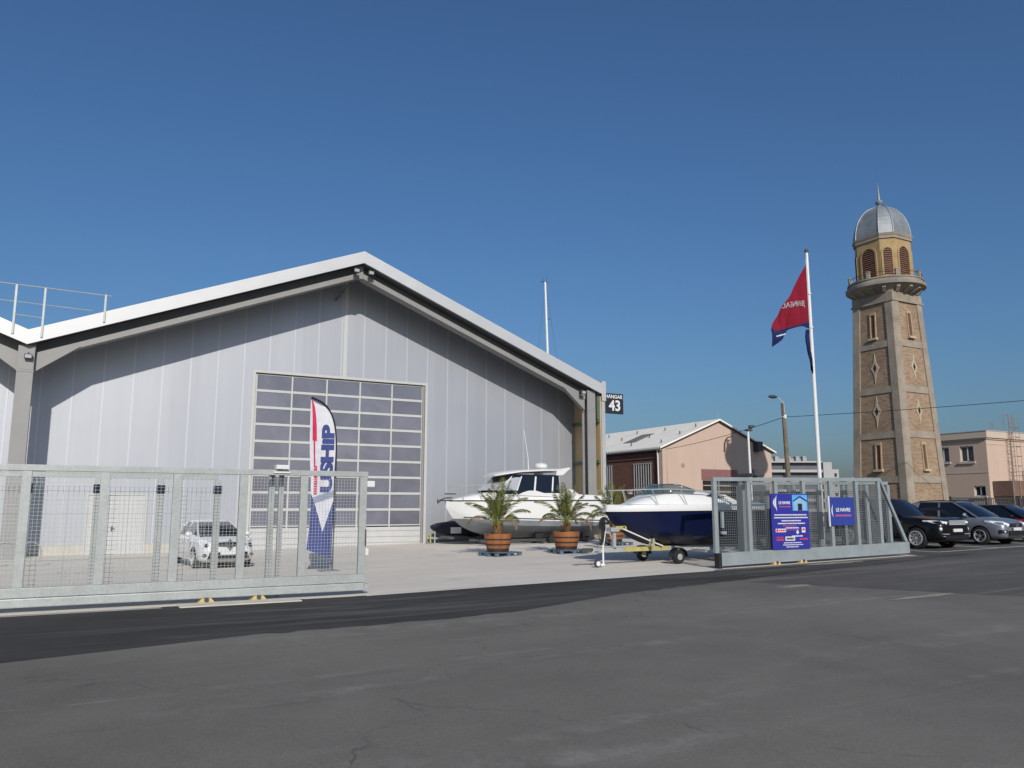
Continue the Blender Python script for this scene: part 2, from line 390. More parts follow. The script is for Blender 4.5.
    def render(name, c, v=0.1):
        t = NT(name)
        f = t.noise(0.35, 6, 0.65); g = t.noise(1.2, 5, 0.6, stretch=(1.6, 1.6, 0.25))
        lo = tuple(x*(1-v) for x in c); hi = tuple(x*(1+v) for x in c)
        cc = t.mix(0.5, t.ramp(f, [(0.3, lo), (0.7, hi)]), t.ramp(g, [(0.3, lo), (0.7, hi)]))
        t.col(cc); t.set(rough=0.92, spec=0.2); return t.mat
    M['pink'] = render('pink_render', (0.50, 0.375, 0.30), 0.07)
    M['peach'] = render('peach_render', (0.50, 0.375, 0.295), 0.06)
    M['cornice'] = render('pale_cornice', (0.50, 0.41, 0.33), 0.05)
    M['mauve'] = simple('dull_red_door', (0.22, 0.10, 0.092), 0.7, var=0.12)
    M['ladder'] = simple('weathered_ladder_steel', (0.24, 0.165, 0.13), 0.8, var=0.25, scale=8)
    M['brown_screen'] = simple('brown_screen', (0.17, 0.10, 0.075), 0.7, var=0.15)
    t = NT('dark_red_brick')
    sep = t.node('ShaderNodeSeparateXYZ'); t.link(t.tc.outputs['Object'], sep.inputs[0])
    cmb = t.node('ShaderNodeCombineXYZ'); t.link(t.math('ADD', sep.outputs['X'], sep.outputs['Y']), cmb.inputs['X']); t.link(sep.outputs['Z'], cmb.inputs['Y'])
    b = t.node('ShaderNodeTexBrick'); t.link(cmb.outputs[0], b.inputs['Vector'])
    b.inputs['Scale'].default_value = 1.0; b.inputs['Brick Width'].default_value = 0.24; b.inputs['Row Height'].default_value = 0.08; b.inputs['Mortar Size'].default_value = 0.01
    b.inputs['Color1'].default_value = (0.19, 0.075, 0.042, 1); b.inputs['Color2'].default_value = (0.11, 0.042, 0.027, 1); b.inputs['Mortar'].default_value = (0.15, 0.095, 0.07, 1)
    t.col(b.outputs['Color']); t.set(rough=0.9); M['side_brick'] = t.mat
    t = NT('white_sheet_roof')
    sep = t.node('ShaderNodeSeparateXYZ'); t.link(t.tc.outputs['Object'], sep.inputs[0])
    w = t.math('SINE', t.math('MULTIPLY', sep.outputs['Y'], 2*PI/0.25))
    t.col(t.ramp(t.noise(0.5, 5, 0.6), [(0.3, (0.78, 0.73, 0.63)), (0.7, (0.90, 0.85, 0.74))])); t.set(rough=0.6); t.bump(w, 0.4, 0.03); M['white_roof'] = t.mat
    M['skylight'] = simple('dirty_skylight', (0.20, 0.17, 0.15), 0.5, var=0.15)
    M['rust'] = simple('rusty_iron', (0.14, 0.055, 0.030), 0.85, var=0.35, scale=8)
    M['window'] = None
    t = NT('window_glass'); t.col((0.02, 0.024, 0.03)); t.set(rough=0.06, spec=0.6); M['window'] = t.mat
    M['far_white'] = simple('far_white_render', (0.38, 0.38, 0.37), 0.9, var=0.05, scale=0.1)
    M['far_dark'] = simple('recessed_balcony', (0.10, 0.105, 0.115), 0.7, var=0.2, scale=0.4)
    M['far_grey'] = simple('far_grey_render', (0.34, 0.335, 0.33), 0.9, var=0.08, scale=0.1)
    M['wood'] = simple('weathered_pole_wood', (0.155, 0.12, 0.085), 0.9, var=0.3, scale=4)
    # --- cars, flags, signs
    def paint(name, c, rough=0.25, metal=0.0, coat=1.0, spec=0.5):
        t = NT(name); t.col(t.ramp(t.noise(1.2, 3), [(0.3, tuple(x*.94 for x in c)), (0.7, tuple(min(1, x*1.06) for x in c))]))
        t.set(rough=rough, metal=metal, coat=coat, coatr=0.05, spec=spec); return t.mat
    M['car_white'] = paint('white_car_paint', (0.62, 0.62, 0.62), 0.3)
    M['car_black'] = paint('black_car_paint', (0.004, 0.0042, 0.006), 0.35, 0.0, 0.45, 0.2)
    M['car_grey'] = paint('grey_car_paint', (0.20, 0.215, 0.24), 0.32, 0.4)
    M['car_red'] = paint('dark_red_car_paint', (0.21, 0.012, 0.020), 0.3)
    t = NT('alloy'); t.col((0.60, 0.60, 0.61)); t.set(rough=0.32, metal=0.65); M['alloy'] = t.mat
    t = NT('chrome'); t.col((0.75, 0.75, 0.76)); t.set(rough=0.08, metal=1.0); M['chrome'] = t.mat
    t = NT('lamp_glass'); t.col((0.72, 0.74, 0.76)); t.set(rough=0.15, metal=0.1, coat=0.6); M['lamp'] = t.mat
    M['plate'] = simple('number_plate', (0.60, 0.60, 0.58), 0.4, var=0)
    def cloth(name, c): 
        t = NT(name); t.col(t.ramp(t.noise(4, 4), [(0.3, tuple(x*.9 for x in c)), (0.7, tuple(min(1, x*1.1) for x in c))])); t.set(rough=0.85, spec=0.2); return t.mat
    M['cl_white'] = cloth('white_banner_cloth', (0.58, 0.58, 0.61))
    M['cl_blue'] = cloth('blue_banner_cloth', (0.052, 0.066, 0.20))
    M['cl_grey'] = cloth('grey_blue_banner_cloth', (0.25, 0.27, 0.36))
    M['cl_red'] = cloth('red_banner_cloth', (0.55, 0.035, 0.09))
    M['flag_red'] = cloth('red_flag_cloth', (0.19, 0.008, 0.022))
    M['flag_navy'] = cloth('navy_flag_cloth', (0.012, 0.020, 0.085))
    M['sign_blue'] = simple('royal_blue_panel', (0.030, 0.032, 0.27), 0.35, var=0.06, scale=2)
    M['sign_blue2'] = simple('blue_panel', (0.030, 0.050, 0.26), 0.35, var=0.06, scale=2)
    M['sign_sky'] = simple('poster_sky_blue', (0.10, 0.34, 0.68), 0.4, var=0.15, scale=6)
    M['sign_wall'] = simple('poster_pale_blue', (0.24, 0.42, 0.60), 0.4, var=0.1, scale=6)
    M['sign_red'] = simple('poster_red', (0.60, 0.05, 0.07), 0.4, var=0)
    M['sign_pink'] = simple('poster_faded_red', (0.42, 0.10, 0.22), 0.4, var=0)
    M['sign_dark'] = simple('dark_sign_panel', (0.018, 0.020, 0.026), 0.45, var=0.1)
mats()
SUN_E, EXPO, SKY = 2.3, 0.7, (1.3, 2.0, 10.0, 0.0534)
# ------------------------------------------------------------------ ground
def sheet(name, pts, lift, mat):
    bm = bmesh.new()
    vs = [bm.verts.new((x, y, 0)) for x, y in pts]
    bm.faces.new(vs)
    for s in (-2.0, 26.0):
        g = bm.verts[:] + bm.edges[:] + bm.faces[:]
        bmesh.ops.bisect_plane(bm, geom=g, plane_co=(s, 0, 0), plane_no=(1, 0, 0))
    for v in bm.verts: v.co.z = gz(v.co.x) + lift
    bmesh.ops.recalc_face_normals(bm, faces=bm.faces)
    for f in bm.faces:
        if f.normal.z < 0: f.normal_flip()
    me = bpy.data.meshes.new(name); bm.to_mesh(me); bm.free(); me.materials.append(mat)
    o = bpy.data.objects.new(name, me); COL.objects.link(o); o['kind'] = 'structure'
    return o
def wob(p0, p1, n, a, seed):
    rnd = random.Random(seed); out = []
    for i in range(n + 1):
        t = i / n
        out.append((lerp(p0[0], p1[0], t), lerp(p0[1], p1[1], t) + (rnd.uniform(-a, a) if 0 < i < n else 0)))
    return out
sheet('ground', [(-3000, -3000), (3000, -3000), (3000, 3000), (-3000, 3000)], 0.0, M['asphalt'])
sheet('road_patch', wob((-40, -25.3), (-7.87, -24.6), 110, .07, 1) + wob((-4.85, -23.85), (-0.1, -23.6), 30, .07, 2) + wob((3.0, -22.5), (9.5, -21.5), 40, .07, 3)
      + wob((14, -20.9), (19, -20.3), 30, .06, 4) + [(19.0, -19.95), (8.0, -19.74), (-1.6, -19.74), (-1.6, -19.62), (-40, -19.62)], 0.004, M['asphalt_new'])
sheet('road_patch', wob((5.2, -21.9), (6.3, -21.6), 6, .05, 21) + wob((6.6, -21.75), (8.6, -26.8), 24, .10, 22) + wob((9.2, -27.6), (40, -33), 60, .12, 23) + [(40, -14), (17.2, -14), (17.2, -20.2), (9, -20.5)], 0.003, M['asphalt_worn'])
sheet('yard', [(-40, -19.62), (-1.6, -19.62), (-1.6, -19.74)] + wob((-1.2, -19.74), (7.6, -19.74), 10, .02, 5) + [(8.1, -19.74), (8.4, -19.5), (17.2, -19.5), (17.2, 2.0), (-40, 2.0)], 0.008, M['concrete'])
sheet('gate_rail_strip', [(-40, -19.95), (-5.6, -19.87), (-5.6, -19.63), (-40, -19.63)], 0.010, M['kerb'])
# painted bay lines and sandy patches
for i, s in enumerate((19.15, 22.75, 26.1, 29.6, 33.1)):
    sheet('bay_marking', [(s - .06, -19.0), (s + .06, -19.0), (s + .06, -13.2), (s - .06, -13.2)], 0.006, M['paint'])
sheet('bay_marking', [(19.21, -19.0), (34, -19.0), (34, -18.9), (19.21, -18.9)], 0.005, M['paint'])
def blob(name, cx, cy, rx, ry, seed, mat, lift=0.006):
    rnd = random.Random(seed)
    pts = []
    for k in range(22):
        a = 2*PI*k/22; q = 1 + rnd.uniform(-.28, .28)
        pts.append((cx + rx*q*math.cos(a), cy + ry*q*math.sin(a)))
    sheet(name, pts, lift, mat)
blob('sand_patch', 7.5, -26.3, 0.95, 0.13, 3, M['dust'])
blob('sand_patch', 6.9, -23.6, 0.45, 0.18, 5, M['dust'])
blob('sand_patch', 12.6, -20.0, 1.1, .18, 6, M['dust'], 0.012)

# ------------------------------------------------------------------ hangar
VAL, RID, RGT = -8.95, 3.80, 16.80
ZV, ZR = 7.66, 12.68                      # underside of the fascia at the valley and at the ridge
FH = 0.55                                 # fascia height
def zroof(s):
    """underside line of the fascia over both bays"""
    if s >= RID: return lerp(ZR, 7.58, (s - RID) / (RGT - RID))
    if s >= VAL: return lerp(ZV, ZR, (s - VAL) / (RID - VAL))
    lr = VAL - 12.75
    if s >= lr: return lerp(ZR, ZV, (s - lr) / (VAL - lr))
    return lerp(ZV, ZR, (s - (lr - 12.75)) / 12.75)
LR = VAL - 12.75; LE = LR - 12.75
FY = -2.5
hang = thing('boat_hangar', 'big grey boat hangar with white gabled roof and panelled front behind the gates', 'hangar', (0, 0, 0))
b = MB()
# facade cladding: standing panels with a proud rib on each joint; the big opening is left out
def wall_strip(b, s0, s1, z0, fn, y0, y1, mi):
    b.prism_y([(s0, z0), (s1, z0), (s1, fn(s1)), (s0, fn(s0))], y0, y1, mi)
DL, DR, DT, DB = -0.26, 7.92, 7.68, -0.16
PL0, PL1 = -6.5, -4.39                     # double service door
k = -31
edges = sorted(set([round(-40.37 + 1.1*i, 3) for i in range(5, 53)] + [LE, LR, VAL, RID, 16.8, DL, DR, PL0, PL1]))
edges = [e for e in edges if LE <= e <= 16.8]
zt = lambda s: zroof(s) + 0.25
for s0, s1 in zip(edges[:-1], edges[1:]):
    m = (s0 + s1) / 2
    z0 = 0.24 if m < DL else -0.05
    if DL < m < DR: z0 = DT
    if PL0 < m < PL1: z0 = 2.2
    wall_strip(b, s0, s1, z0, zt, 0.0, 0.12, 0)
b.build('facade_cladding', [M['panel']], hang)
b = MB()
for i in range(5, 53):
    s = -40.37 + 1.1*i
    if not (LE < s < 16.7): continue
    z0 = 0.24 if s < DL else -0.05
    if DL - .1 < s < DR + .1: z0 = DT + 0.1
    if PL0 - .05 < s < PL1 + .05: z0 = 2.26
    b.prism_y([(s-.03, z0), (s+.03, z0), (s+.03, zt(s)), (s-.03, zt(s))], -0.010, 0.001)
b.build('cladding_joint', [M['panel_rib']], hang)
b = MB(); b.prism_y([(RID-.09, DT+.1), (RID+.09, DT+.1), (RID+.09, zt(RID)), (RID-.09, zt(RID))], -0.03, -0.007)
b.build('ridge_flashing', [M['frame_grey']], hang)
b = MB(); b.box(LE, PL0 - .06, -0.05, 0.12, -0.4, 0.24); b.box(PL1 + .06, DL - .12, -0.05, 0.12, -0.4, 0.24)
b.build('plinth', [M['plinth']], hang)
# side and back walls
b = MB()
b.box(RGT, RGT + .22, FY, 30, -0.1, 8.12); b.build('side_wall', [M['fin']], hang); b = MB(); b.box(LE - .2, LE, 0, 30, -0.4, 7.7); b.build('side_wall', [M['white_metal']], hang)
b = MB(); b.prism_y([(LE, -0.4), (RGT, -0.1), (RGT, 7.6), (RID, ZR), (VAL, ZV), (LR, ZR), (LE, ZV)], 29.8, 30)
b.build('rear_wall', [M['panel']], hang)
# side fin seen from inside: boarding, girts
b = MB(); b.box(RGT - .05, RGT - .002, FY + .06, -0.004, -0.1, 7.45); b.build('fin_boarding', [M['ply']], hang)
b = MB()
for z in (1.9, 4.05, 6.15):
    b = MB(); b.box(RGT - .17, RGT - .053, FY + .10, -.01, z - .07, z + .07); b.build('green_girt', [M['green_steel']], hang)
b = MB(); b.box(16.62, RGT - .055, FY + .15, FY + .3, 6.24, 7.45); b.build('green_post', [M['green_steel']], hang)
# roof
b = MB()
th = 0.34
for s0, s1 in ((LE, LR), (LR, VAL), (VAL, RID), (RID, RGT)):
    z0, z1 = zroof(s0) + FH - th - .02, zroof(s1) + FH - th - .02
    b.hexa([(s0, FY+.1, z0), (s1, FY+.1, z1), (s1, 30.3, z1), (s0, 30.3, z0), (s0, FY+.1, z0+th), (s1, FY+.1, z1+th), (s1, 30.3, z1+th), (s0, 30.3, z0+th)])
rf = b.build('roof', [M['white_metal']], hang)
b = MB()
for s0, s1 in ((LE, LR), (LR, VAL), (VAL, RID), (RID, RGT)):
    b.prism_y([(s0, zroof(s0)), (s1, zroof(s1)), (s1, zroof(s1)+FH), (s0, zroof(s0)+FH)], FY - .02, FY + .09)
b.build('fascia', [M['white_metal']], hang); b = MB(); b.box(RGT, RGT + .26, FY - .05, FY + .2, 7.2, 8.24)
b.build('fascia', [M['white_metal']], hang)
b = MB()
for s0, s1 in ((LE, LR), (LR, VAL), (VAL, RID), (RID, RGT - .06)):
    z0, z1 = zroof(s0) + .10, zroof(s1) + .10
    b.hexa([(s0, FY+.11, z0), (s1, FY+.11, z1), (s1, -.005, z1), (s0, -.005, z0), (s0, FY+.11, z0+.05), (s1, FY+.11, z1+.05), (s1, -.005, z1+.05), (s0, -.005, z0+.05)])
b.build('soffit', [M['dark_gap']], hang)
# rafters: web set back, lower flange forward
b = MB()
def rafter(s0, s1, drop0, drop1):
    n = 1
    a0, a1 = zroof(s0), zroof(s1)
    b = MB()
    def bar(y0, y1, lo, hi):
        b.hexa([(s0, y0, a0-lo), (s1, y0, a1-lo), (s1, y1, a1-lo), (s0, y1, a0-lo), (s0, y0, a0-hi), (s1, y0, a1-hi), (s1, y1, a1-hi), (s0, y1, a0-hi)])
    bar(FY+.95, FY+.99, drop0 - .10, -.09)
    bar(FY+.46, FY+1.0, drop0 + .06, drop0 - .17)
    b.build('rafter', [M['grey_steel']], hang)
rafter(VAL + .28, RID - .12, .50, .5); rafter(RID + .12, 16.1, .50, .5)
rafter(LR + .12, VAL - .2, .50, .5); rafter(LE + .3, LR - .12, .5, .5)
b = MB(); b.prism_y([(RID-.11, ZR-.62), (RID+.11, ZR-.62), (RID+.11, ZR-.02), (RID-.11, ZR-.02)], FY+.45, FY+.73)
b.build('ridge_joint', [M['grey_steel']], hang)
def haunch(sa, sb, za, zb, zc):              # column side sa, far end sb
    b = MB(); b.prism_y([(sa, za), (sa, zb), (sb, zc)], FY+.44, FY+.70); b.build('haunch', [M['grey_steel']], hang)
haunch(-8.66, -7.2, 6.72, zroof(-8.66) - .44, zroof(-7.2) - .52)
haunch(-9.22, -10.7, 6.72, zroof(-9.22) - .44, zroof(-10.7) - .52)
haunch(16.04, 14.7, 6.72, zroof(16.04) - .44, zroof(14.7) - .52)
for sl, sr in ((-9.22, -8.68), (16.06, 16.56), (LE + .1, LE + .6)):
    b = MB()
    top = zroof((sl + sr)/2) - .02 if sl > -20 else 7.6
    z0 = -.3
    b.box(sl, sr, FY + .22, FY + .27, z0, top); b.box((sl+sr)/2 - .02, (sl+sr)/2 + .02, FY + .27, FY + .70, z0, top); b.box(sl, sr, FY + .70, FY + .75, z0, top)
    b.box(sl - .012, sr + .012, FY + .205, FY + .23, 6.66, 6.70)
    b.box(sl + .03, sr - .03, FY + .212, FY + .218, 6.75, top - .12)
    b.build('column', [M['grey_steel']], hang, bevel=.006)
for p, q in (((RID - .3, FY + 1.0, ZR - .75), (RID - .55, -.02, ZR - 1.25)), ((16.1, FY + .8, 6.1), (16.62, -.3, 6.1))):
    b = MB(); b.tube([p, q], .05, 6); b.build('green_brace', [M['green_steel']], hang)
for (x, z, nm) in ((-8.88, 7.22, 0), (15.72, 7.58, 0), (RID - .32, 12.30, 0), (RID+.36, 12.28, 0)):
    lamp = MB(); lamp.box(x-.13, x+.13, FY+.02, FY+.14, z-.09, z+.09); lamp.box(x-.03, x+.03, FY+.12, FY+.5, z-.02, z+.16)
    L_ = lamp.build('floodlight', [M['dark_grey']], hang, bevel=.01)
    g = MB(); g.box(x-.10, x+.10, FY+.014, FY+.019, z-.06, z+.06); g.build('lens', [M['glass_pale']], L_)
# service double door
dr = MB(); dr.box(PL0 - .06, PL1 + .06, -.03, .03, 2.2, 2.27); dr.box(PL0 - .06, PL0, -.03, .03, -.3, 2.2); dr.box(PL1, PL1 + .06, -.03, .03, -.3, 2.2)
fr = dr.build('door_frame', [M['frame_grey']], hang)
dl = MB(); dl.box(PL0 + .005, -5.73, 0.0, .05, -.3, 2.195); dl.box(-5.715, PL1 - .005, 0.0, .05, -.3, 2.195)
do = dl.build('service_door', [M['door_white']], hang)
hh = MB(); hh.box(-5.62, -5.46, -.06, -.03, .85, .88); hh.box(-5.60, -5.56, -.035, .0, .78, .96); hh.build('handle', [M['dark_grey']], do)
# sectional door
sd = MB(); pb, pt_, nr, nc = 0.86, DT - .03, 9, 5
sd.box(DL + .06, DR - .10, .05, .10, DB, pb)
for k in range(1, 3): pass
so = sd.build('sectional_door', [M['door_white']], hang)
g = MB(); g.box(DL + .06, DR - .10, .075, .085, pb, pt_); g.build('glazing', [M['glazing']], so)
fb = MB()
w0, w1 = DL + .06, DR - .10
for i in range(nc + 1):
    x = lerp(w0, w1, i / nc); hw = .035 if 0 < i < nc else .05
    fb.box(x - hw, x + hw, .048, .074, pb, pt_)
for j in range(nr + 1):
    z = lerp(pb, pt_, j / nr)
    for i in range(nc):
        x0 = lerp(w0, w1, i/nc) + .036; x1 = lerp(w0, w1, (i+1)/nc) - .036
        fb.box(x0, x1, .050, .073, z - .055, z + .055 if j < nr else z)
fb.build('glazing_frame', [M['frame_grey']], so)
sm = MB()
for z in (.08, .35, .62): sm.box(w0 + .02, w1 - .02, .046, .049, z - .006, z + .006)
sm.build('panel_groove', [M['dark_grey']], so)
jm = MB(); jm.box(DL - .12, DL + .005, -.07, .1, -.3, DT); jm.box(DR - .005, DR + .12, -.07, .1, -.1, DT); jm.box(DL - .12, DR + .12, -.07, .1, DT + .001, DT + .11)
jm.build('door_surround', [M['frame_grey']], hang)
ju = MB(); ju.box(DR - .12, DR - .03, -.02, .06, -.1, DT); ju.build('door_track', [M['grey_steel']], hang)
# roof-edge guard rail at the valley
gr = MB()
zt0 = 9.86
for s, zb in ((-11.9, 9.25), (-9.44, 8.0), (-8.52, 7.95), (-6.5, 8.75)):
    gr.box(s - .035, s + .035, FY - .07, FY - .025, zb, zt0 - .02)
gr.tube([(-12.2, FY - .05, zt0 + .03), (-6.3, FY - .05, zt0 - .06)], .022, 6)
gr.tube([(-12.2, FY - .05, 9.26), (-6.9, FY - .05, 9.15)], .018, 6)
gr.tube([(-9.44, FY - .05, 8.72), (-8.52, FY - .05, 8.68)], .018, 6)
gr.build('guard_rail', [M['galv']], hang)

# plate with the hangar number, fixed to the outer side of the fin
sg = thing('number_sign', 'small black plate reading HANGAR 43 projecting from the right corner of the grey hangar', 'sign', (17.03, -1.8, 6.66))
b = MB(); b.box(0, 1.68, -.02, .02, 0, 1.1); b.box(-.02, 0.0, -.05, .05, .1, 1.0); b.build('panel', [M['sign_dark']], sg)
text_on_wall('HANGAR', .27, M['white'], sg, 1.06, -.024, .92, bold=.006, name='lettering')
text_on_wall('43', .78, M['white'], sg, 1.12, -.024, .42, bold=.02, name='lettering')

# mast of a yacht standing ashore behind the hangar
ms = thing('sailboat_mast', 'bare white yacht mast rising behind the right slope of the hangar roof', 'mast', (35.0, 32, .3))
b = MB(); b.tube([(.05, 0, 0), (-.1, 0, 12), (-.5, 0, 24.4)], [.14, .14, .11], 10); b.build('mast', [M['white']], ms, smooth=True)
b = MB(); b.box(-.95, -.2, -.03, .03, 24.35, 24.45); b.box(-.45, -.38, -.03, .03, 20.55, 24.352); b.tube([(-.3, 0, 24.4), (-.3, 0, 25.1)], .015, 5); b.tube([(-.75, 0, 24.4), (-.75, 0, 24.9)], .015, 5)
b.box(-.45, .02, -.03, .03, 20.5, 20.6)
b.build('masthead', [M['dark_grey']], ms)
b = MB()
for x in (-2.6, 2.3): b.tube([(-.45, 0, 24.2), (x, 0, 8), (x, 0, 2)], .012, 4)
b.build('rigging', [M['dark_grey']], ms)

# ------------------------------------------------------------------ gates and fences
def mesh_infill(b, x0, x1, z0, z1, y, pitch=.066, w=.0026, skew=0):
    n = max(1, int((x1 - x0) / pitch)); m = max(1, int((z1 - z0) / pitch))
    for i in range(1, n):
        x = lerp(x0, x1, i/n); b.box(x - w, x + w, y - w, y + w, z0, z1)
    for j in range(1, m):
        z = lerp(z0, z1, j/m); b.box(x0, x1, y - 3*w, y - w, z - w, z + w)
GY = -19.3
def roller(name, x, label):
    r = thing(name, label, 'roller', (x, GY, gz(x) + .012), group='gate rollers')
    b = MB(); b.prism_y([(-.16, 0), (.16, 0), (.09, .085), (-.09, .085)], -.1, .1); b.build('bracket', [M['sand_yellow']], r)
    b = MB(); b.lathe_y([(.045, -.12), (.045, .12)], 12, (0, 0, .06)); b.build('wheel', [M['dark_grey']], r)
    return r
# left gate
gl = thing('sliding_gate', 'long pale galvanised sliding gate with wire mesh in front of the small white car', 'gate', (0, GY, 0))
ZB, ZM, ZT = -.045, .30, 2.50
b = MB()
b.box(-13.6, -1.52, -.07, .07, .125, ZM)
b.build('bottom_beam', [M['galv']], gl, bevel=.008)
b = MB(); b.box(-13.6, -1.53, -.085, .085, ZB, .118); b.build('track_rail', [M['galv']], gl, bevel=.02)
b = MB(); b.box(-12.4, -1.5, -.05, .05, ZT - .115, ZT); b.build('top_rail', [M['galv']], gl, bevel=.008)
bars = [-11.8, -10.6, -9.27, -7.96, -6.68, -5.40, -4.14, -2.90, -1.60]
for i, x in enumerate(bars):
    b = MB(); hw = .08
    b.box(x - hw, x + hw, -.048, .048, ZM + .002, ZT - .117); b.build('upright', [M['galv']], gl, bevel=.006)
b = MB(); b.prism_y([(-13.55, ZM), (-13.4, ZM), (-12.35, ZT), (-12.45, ZT)], -.045, .045); b.build('end_brace', [M['galv']], gl)
for x0, x1 in zip(bars[:-1], bars[1:]):
    b = MB(); mesh_infill(b, x0 + .081, x1 - .081, ZM + .004, ZT - .12, .02)
    b.build('mesh_panel', [M['wire']], gl)
b = MB(); b.box(-1.518, -1.34, -.05, .05, 2.16, 2.30); b.build('catch', [M['white']], gl, bevel=.02); b = MB(); b.box(-1.518, -1.44, -.04, .04, .68, .84); b.build('catch', [M['white']], gl, bevel=.02)
b = MB(); b.box(-1.528, -1.44, -.07, .07, -.02, .09); b.build('end_stop', [M['galv']], gl)
b = MB(); b.box(-1.545, -1.525, -.095, -.06, .9, 1.25); b.build('lock_plate', [M['dark_grey']], gl)
for x, lab in ((-4.75, 'ochre roller under the left gate, nearer the white car'), (-3.75, 'ochre roller under the left gate, nearer the feather banner')):
    roller('gate_roller', x, lab)
sl = MB(); sl.box(-5.3, -3.02, -19.95, -19.42, -.2, -.116)
tag(sl.build('concrete_slab', [M['slab']]), 'flat pale concrete slab lying under the rollers of the left gate', 'slab')
# portal post pair with white cap
pp = thing('gate_post', 'pair of galvanised portal posts with a white cap guiding the left gate', 'gate post', (-3.4, GY + .42, 0))
b = MB(); b.box(-.14, -.02, -.05, .05, -.2, 2.42); b.build('post', [M['galv']], pp, bevel=.006)
b = MB(); b.box(.07, .17, -.05, .05, -.2, 2.42); b.build('post', [M['galv']], pp, bevel=.006)
b = MB(); b.box(-.16, .18, -.5, .06, 2.425, 2.46); b.box(-.12, .14, -.55, -.35, 2.51, 2.60); b.box(-.03, .05, -.33, -.25, 2.46, 2.6); b.build('cap', [M['white']], pp, bevel=.01)
# fence behind left gate
def fence(name, label, xs, y, zt_, clamps, matp, railh=.1):
    f = thing(name, label, 'fence', (0, y, 0))
    for x in xs:
        b = MB(); b.box(x - .062, x + .062, -.05, .05, gz(x) - .05, zt_(x) - .11); b.build('post', [matp], f)
        if clamps:
            c = MB(); c.box(x - .08, x + .08, -.07, .07, zt_(x) - .40, zt_(x) - .23); c.build('clamp', [M['clamp']], f, bevel=.01)
    b = MB()
    for x0, x1 in zip(xs[:-1], xs[1:]):
        b.hexa([(x0, -.04, zt_(x0)-railh), (x1, -.04, zt_(x1)-railh), (x1, .04, zt_(x1)-railh), (x0, .04, zt_(x0)-railh), (x0, -.04, zt_(x0)), (x1, -.04, zt_(x1)), (x1, .04, zt_(x1)), (x0, .04, zt_(x0))])
    b.build('top_rail', [matp], f)
    for x0, x1 in zip(xs[:-1], xs[1:]):
        b = MB(); mesh_infill(b, x0 + .051, x1 - .051, gz((x0+x1)/2) + .08, zt_((x0+x1)/2) - railh, 0.0, .085 if clamps else .07, .0028 if clamps else .006)
        b.build('mesh_panel', [M['wire'] if clamps else M['wire_dark']], f)
    return f
fence('mesh_fence', 'galvanised wire mesh fence standing close behind the left sliding gate', [-12.2, -11.1, -9.9, -7.95, -6.77, -5.63, -4.53], -18.6, lambda s: 2.40, 1, M['galv'])
fence('mesh_fence', 'blue grey wire mesh fence standing behind the right gate with the posters', [10.35, 11.5, 12.65, 13.8, 14.95, 16.1, 17.2], -18.55, lambda s: 2.42 + gz(s), 0, M['galv_blue'])

# right gate: slopes with the ground, triangular tail to the right
g2 = thing('sliding_gate', 'blue grey sliding gate with a slanted tail brace carrying the two blue posters', 'gate', (0, GY, 0))
def gb(x): return lerp(.10, .24, (x - 8.6) / 8.4)
def gt(x): return lerp(2.56, 2.66, (x - 8.6) / 7.2)
def slab_x(b, x0, x1, y0, y1, f0, f1):
    b.hexa([(x0, y0, f0(x0)), (x1, y0, f0(x1)), (x1, y1, f0(x1)), (x0, y1, f0(x0)), (x0, y0, f1(x0)), (x1, y0, f1(x1)), (x1, y1, f1(x1)), (x0, y1, f1(x0))])
b = MB(); slab_x(b, 8.78, 17.0, -.085, .085, gb, lambda x: gb(x) + .36); b.build('bottom_beam', [M['galv_blue']], g2, bevel=.012)
b = MB(); slab_x(b, 8.6, 15.78, -.055, .055, lambda x: gt(x) - .11, gt); b.build('top_rail', [M['galv_blue']], g2, bevel=.008)
bars2 = [8.66, 9.95, 11.05, 12.22, 13.42, 14.62, 15.71]
for x in bars2:
    b = MB(); b.box(x - .065, x + .065, -.05, .05, gb(x) + .355, gt(x) - .112)
    b.build('upright', [M['galv_blue']], g2, bevel=.006)
b = MB(); b.box(8.66, 8.77, -.09, .09, gb(8.6) - .06, gb(8.6) + .36); b.build('end_stop', [M['rubber']], g2)
b = MB(); b.prism_y([(15.74, gt(15.75) - .02), (15.82, gt(15.75)), (17.0, gb(17) + .37), (16.86, gb(17) + .37)], -.04, .04); b.build('end_brace', [M['galv_blue']], g2)
for x0, x1 in zip(bars2[:-1], bars2[1:]):
    b = MB(); mesh_infill(b, x0 + .066, x1 - .066, gb(x0) + .37, gt(x0) - .115, .02, .07, .0038)
    b.build('mesh_panel', [M['wire_dark']], g2)
b = MB(); b.box(8.80, 8.87, -.12, -.05, 1.15, 1.6); b.box(8.78, 8.95, -.13, -.06, .98, 1.06); b.build('latch', [M['galv_blue']], g2)
for x, lab in ((10.9, 'ochre roller under the right gate, below the tall poster'), (12.0, 'ochre roller under the right gate, near the small poster')):
    roller('gate_roller', x, lab)
pp = thing('gate_post', 'galvanised portal posts with a dark guide bracket behind the right gate', 'gate post', (9.95, GY + .45, 0))
b = MB(); b.box(.16, .29, -.05, .05, 0, 2.6); b.build('post', [M['galv_blue']], pp, bevel=.006)
b = MB(); b.box(.42, .54, -.05, .05, 0, 2.5); b.build('post', [M['galv_blue']], pp, bevel=.006)
b = MB(); b.box(.1, .6, -.55, .06, 2.61, 2.70); b.box(.14, .3, -.62, -.5, 2.63, 2.82); b.build('guide_bracket', [M['dark_grey']], pp, bevel=.01)

